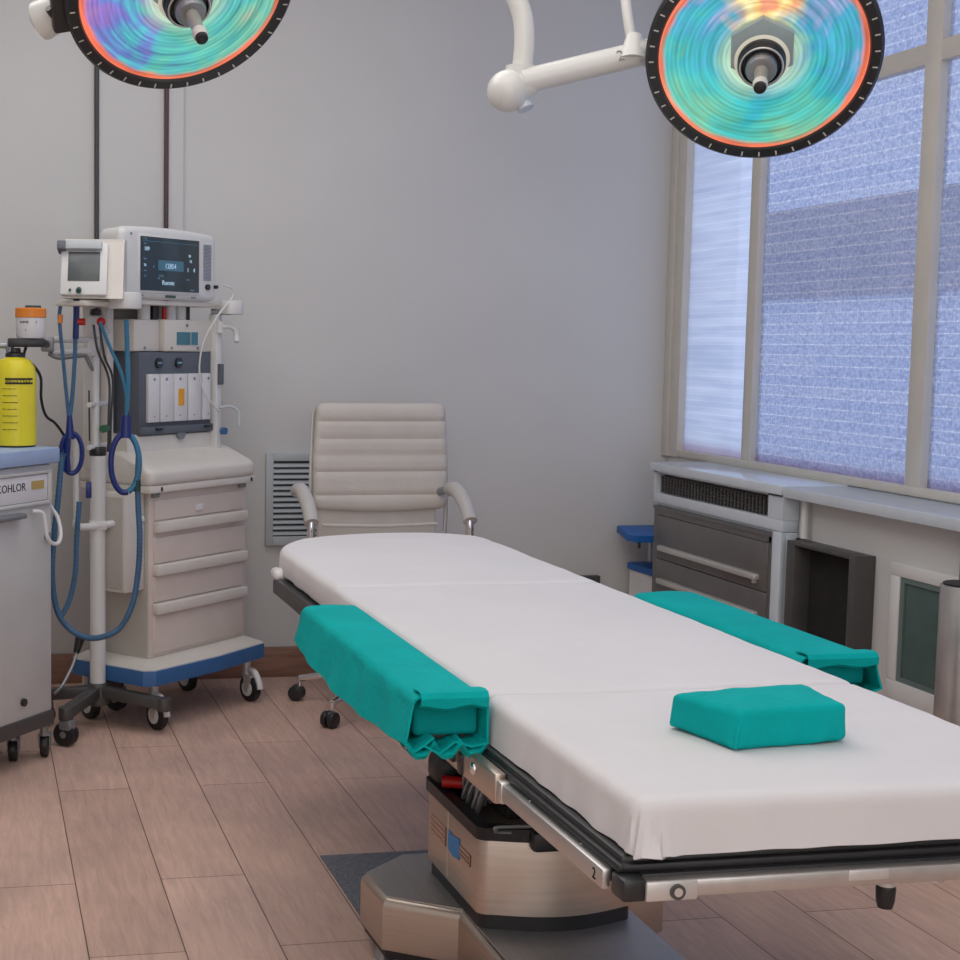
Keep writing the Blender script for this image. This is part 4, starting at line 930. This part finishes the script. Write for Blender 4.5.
for txt_, sz, a, z in (('VAPOR', .010, -118, 1.453), ('3', .010, -70, 1.453), ('2', .009, -112, 1.427), ('.', .012, -108, 1.418)):
    a = R_(a); lb.text(txt_, sz, Matrix.Translation((.180+.0485*cos(a), 5.02+.0485*sin(a), z)) @ Matrix.Rotation(a+pi/2, 4, 'Z') @ RX)
pt.part('scale_print', lb, 'mark')

# yellow canister on the left trolley
CA = V((.128, 5.02, 1.047))
ca = Thing('yellow_canister', 'yellow canister with a black band label standing on the blue topped trolley', 'canister', CA)
cb = ca.part('body', MB().lathe([(0, 0), (.064, .0), (.070, .006), (.070, .232), (.066, .258), (.052, .282), (.030, .292)], Matrix.Translation(CA), n=40), 'yellow')
ca.part('neck', MB().lathe([(.031, .290), (.031, .304), (.020, .309), (.018, .322), (0, .322)], Matrix.Translation(CA), n=28), 'blackpl')
ca.part('foot_ring', MB().lathe([(.040, 0), (.066, 0), (.069, .006), (.066, .007)], Matrix.Translation(CA), n=40), 'blackpl')
bd = MB()
for z0, z1 in ((.205, .211), (.219, .225)): 
    n_ = 14
    for k in range(n_):
        a = R_(-118+k*80/n_); a2 = R_(-118+(k+1)*80/n_)
        bd.prism([(.0705*cos(a), .0705*sin(a)), (.0712*cos(a), .0712*sin(a)), (.0712*cos(a2), .0712*sin(a2)), (.0705*cos(a2), .0705*sin(a2))], z0, z1, mtx=Matrix.Translation(CA))
for i, chh in enumerate('HEGETECF'):
    a = R_(-112+i*9); bd.text(chh, .014, Matrix.Translation(CA+V((.0712*cos(a), .0712*sin(a), .215))) @ Matrix.Rotation(a+pi/2, 4, 'Z') @ RX)
for i in range(7):
    for w_ in range(3):
        a = R_(-120+w_*14); bd.box(-.008, .006+.002*(i % 3), -.0004, .0004, -.0008, .0008, mtx=Matrix.Translation(CA+V((.0706*cos(a), .0706*sin(a), .190-i*.022))) @ Matrix.Rotation(a+pi/2, 4, 'Z'))
ca.part('band_label', bd, 'mark', cb)

# left trolley (turned 51 degrees)
A51 = R_(51); LC0 = V((.245, 4.98, 0))
lc = Thing('blue_topped_trolley', 'pale grey wheeled trolley cabinet with a light blue top at the left edge', 'trolley', LC0, A51)
W = lambda name, mb, m, parent=None: lc.part(name, mb, m, parent, local=True)
bdy = W('body', MB().box(-.72, 0, 0, .42, .165, .992, .008), 'cartwhite')
W('blue_top', MB().box(-.74, .018, -.022, .44, .995, 1.0455, .006), 'bluetop')
W('plinth', MB().box(-.725, .006, -.006, .43, .118, .168, .005), 'dkgrey')
W('panel_frame', MB().box(-.62, -.012, -.012, .002, .963, .975, .003).box(-.62, -.012, -.012, .002, .862, .874, .003).box(-.030, -.012, -.012, .002, .866, .97, .003), 'cartwhite', bdy)
pn = W('name_panel', MB().box(-.61, -.032, -.006, .002, .876, .961, .002), 'cass', bdy)
W('name_print', MB().text('TAKOHLOR', .036, Matrix.Translation((-.245, -.0064, .926)) @ RX), 'mark', pn)
W('amber_strip', MB().box(-.118, -.052, -.0075, -.005, .915, .942), mat('ochre_strip', (.45, .33, .10), .6), pn)
W('pull_bar', MB().box(-.60, -.175, -.035, .0, .828, .846, .006), 'greyhair', bdy)
W('side_box', MB().box(.001, .022, .05, .12, .30, .44, .004), 'white', bdy)
W('cable_boss', MB().cyl((-.03, 0, .755), (-.03, -.012, .755), .013, n=14), 'greyhair', bdy)
W('tube_loop', MB().tube([(-.12, -.01, .845), (-.085, -.025, .838), (-.075, -.03, .80), (-.068, -.032, .758), (-.045, -.035, .735), (-.01, -.035, .733), (.03, -.015, .76), (.045, .01, .81), (.03, .03, .85), (.02, .03, .885)], .0065, n=10), 'cass', bdy)
W('screw', MB().cyl((-.16, 0, .225), (-.16, -.01, .225), .013, n=16), 'blackpl', bdy)
for lx, ly in ((-.005, .030), (-.105, .085), (-.66, .05), (-.04, .38), (-.66, .38)):
    q = lc.m @ V((lx, ly, 0)); castor(lc, q.x, q.y, .040, R_(80), wth=.026, forkmat='greyhair', stem=.122)

# ------------------------------------------------------------------ breathing hoses
bh = Thing('breathing_hose', 'pair of slim blue tubes joining above a dark blue loop, left of the pole stand', 'hose', (.33, 5.25, .95))
YH = 5.25; k_ = YH/5.38
def hz(x, z, y=YH): return V((x*y/5.38, y, 1.4+(z-1.4)*y/5.38))
bh.part('tube', MB().tube([hz(.297, 1.515), hz(.293, 1.47), hz(.303, 1.36), hz(.316, 1.22), hz(.327, 1.11)], .0065, n=8).tube([hz(.350, 1.47), hz(.348, 1.36), hz(.340, 1.22), hz(.328, 1.11)], .0075, n=8), 'hose')
bh.part('navy_sleeve', MB().tube([hz(.352, 1.555), hz(.353, 1.50), hz(.350, 1.40)], .011, n=10), 'hose_dk')
bh.part('orange_sleeve', MB().cyl(hz(.296, 1.455), hz(.297, 1.485), .009, n=12), 'orange')
bh.part('red_tap', MB().cyl(hz(.355, 1.462), hz(.378, 1.46), .012, n=12).box(*[q for a_, b_ in zip(hz(.374, 1.448), hz(.385, 1.474)) for q in ((a_-.004, b_+.004) if a_ == b_ else (a_, b_))], .003), 'red')
bh.part('joint_sleeve', MB().cyl(hz(.328, 1.13), hz(.330, 1.045), .009, .017, n=16), 'hose_dk')
ring = [hz(.335+.038*cos(a), .995+.072*sin(a)) for a in [2*pi*i/14 for i in range(14)]]
bh.part('loop', MB().tube(ring, .0085, n=10, sub=4, closed=True), 'hose_dk')
bh.part('strap', MB().tube([hz(.322, 1.05), hz(.318, .98), hz(.322, .93)], .012, n=8), 'hose_dk')

ch2 = Thing('corrugated_hose', 'long blue corrugated hose looping low around the white pole from a blue ring', 'hose', (.5, 5.22, .3))
YR = 5.205
def hr(px_x, z, y=YR): return V((px_x*y/5.3, y, 1.4+(z-1.4)*y/5.3))
ring2 = [hr(.518+.050*cos(a), .965+.105*sin(a)) for a in [2*pi*i/14 for i in range(14)]]
ch2.part('loop', MB().tube([q for q in ring2[3:12]], .0105, n=12, sub=4), 'hose_dk')
ch2.part('loop_half', MB().tube([q for q in (ring2[11:]+ring2[:5])], .0105, n=12, sub=4), 'hose_lt')
ch2.part('top_sleeve', MB().cyl(hr(.520, 1.055), hr(.522, 1.135), .022, .016, n=18), 'hose_dk')
ch2.part('supply_tube', MB().tube([hr(.522, 1.13), hr(.524, 1.19), hr(.505, 1.28), hr(.470, 1.36), hr(.445, 1.42), hr(.430, 1.46)], .006, n=8).tube([hr(.522, 1.47), hr(.525, 1.36), hr(.528, 1.25), hr(.524, 1.15)], .0085, n=8), 'hose_lt')
ch2.part('cuff', MB().cyl(hr(.562, .905), hr(.562, .865), .012, n=14), mat('cuff_green', (.01, .05, .05), .4))
long_ = [hr(.566, .99), hr(.563, .90), hr(.566, .80), hr(.571, .70), hr(.566, .58), hr(.545, .46), hr(.50, .375), hr(.44, .345), hr(.38, .345), hr(.325, .375), hr(.280, .44), hr(.262, .56), hr(.268, .70), hr(.285, .86), hr(.295, .97), hr(.305, 1.0)]
ch2.part('hose', MB().tube(long_, .0105, n=12, sub=16, corr=.07), 'hose')
ch2.part('branch_hose', MB().tube([hr(.357, .83, 5.24), hr(.348, .70, 5.24), hr(.343, .58, 5.24), hr(.322, .48, 5.235), hr(.288, .415, 5.22)], .0095, n=10, sub=14, corr=.06), 'hose')
ch2.part('clip', MB().box(*[q for a_, b_ in zip(hr(.380, .842), hr(.40, .90)) for q in ((a_-.006, b_+.006) if abs(a_-b_) < 1e-6 else (a_, b_))], .004), 'hose_dk')
fc = Thing('floor_cable', 'thin pale cable with a dark plug drooping behind the white pole near the floor', 'cable', (.33, 5.48, .15))
fc.part('wire', MB().tube([(.27, 5.32, .14), (.30, 5.36, .16), (.34, 5.41, .22), (.36, 5.44, .275)], .006, n=8), 'greyhair')
fc.part('plug', MB().cyl((.355, 5.435, .262), (.372, 5.45, .32), .012, .020, n=12), 'blackpl')

# ------------------------------------------------------------------ light
def area(name, loc, sx, sy, e, col, rot=(0, 0, 0)):
    l = bpy.data.lights.new(name, 'AREA'); l.shape = 'RECTANGLE'; l.size = sx; l.size_y = sy; l.energy = e; l.color = col
    o = bpy.data.objects.new(name, l); o.location = loc; o.rotation_euler = rot; COL.objects.link(o); return o
area('ceiling_light', (.7, 2.6, ZC-.02), 2.6, 2.2, 29, (1, .975, .95))
area('ceiling_light', (.4, 4.5, ZC-.02), 2.4, 1.2, 25, (1, .98, .96))
area('ceiling_light', (-.2, -.4, ZC-.02), 2.2, 1.4, 30, (1, .985, .97))
area('front_fill', (.4, YF+.05, 1.75), 3.2, 2.0, 33, (1, .985, .97), (R_(90), 0, 0))  # unseen fill light added behind the camera to brighten camera-facing surfaces
for tl, nrm in ((l2c, V((-.405, -.722, -.562))), (l1c, V((.16, -.68, -.715)))):
    s_ = bpy.data.lights.new('lamp_bulb', 'SPOT'); s_.energy = 3; s_.spot_size = R_(70); s_.spot_blend = .8; s_.shadow_soft_size = .2; s_.color = (1, .95, .85)
    so = bpy.data.objects.new('lamp_bulb', s_); so.location = tl+nrm.normalized()*.25; so.rotation_euler = nrm.to_track_quat('-Z', 'Y').to_euler(); COL.objects.link(so)

w = bpy.data.worlds.new('World'); bpy.context.scene.world = w; w.use_nodes = True
N = w.node_tree.nodes; L = w.node_tree.links; bg = N['Background']
tc = N.new('ShaderNodeTexCoord'); sp_ = N.new('ShaderNodeSeparateXYZ'); L.new(tc.outputs['Generated'], sp_.inputs[0])
rp = N.new('ShaderNodeValToRGB'); rp.color_ramp.elements[0].position = .0; rp.color_ramp.elements[1].position = .5
rp.color_ramp.elements[0].color = (.74, .775, .89, 1); rp.color_ramp.elements[1].color = (.67, .735, .92, 1)
L.new(sp_.outputs['Z'], rp.inputs['Fac']); L.new(rp.outputs['Color'], bg.inputs['Color']); bg.inputs['Strength'].default_value = 1.3

# ------------------------------------------------------------------ camera (1.4 m up, looking along the table)
cd = bpy.data.cameras.new('camera'); cam = bpy.data.objects.new('camera', cd); COL.objects.link(cam)
cd.sensor_width = 36; cd.sensor_fit = 'HORIZONTAL'; cd.lens = 1507.357*36/960; cd.shift_x = (480-253)/960; cd.clip_start = .05
rot = Matrix(((0.983507, 0.0068706, -0.1807397), (-0.1805966, 0.0922472, -0.9792218), (0.0099449, 0.9957124, 0.0919666)))
cam.matrix_world = Matrix.Translation((0, 0, 1.4)) @ rot.to_4x4()
sc = bpy.context.scene; sc.camera = cam
sc.view_settings.view_transform = 'Standard'; sc.view_settings.look = 'None'; sc.view_settings.exposure = 0.0
sc.cycles.use_denoising = True; sc.cycles.max_bounces = 10; sc.cycles.diffuse_bounces = 5; sc.cycles.transparent_max_bounces = 12
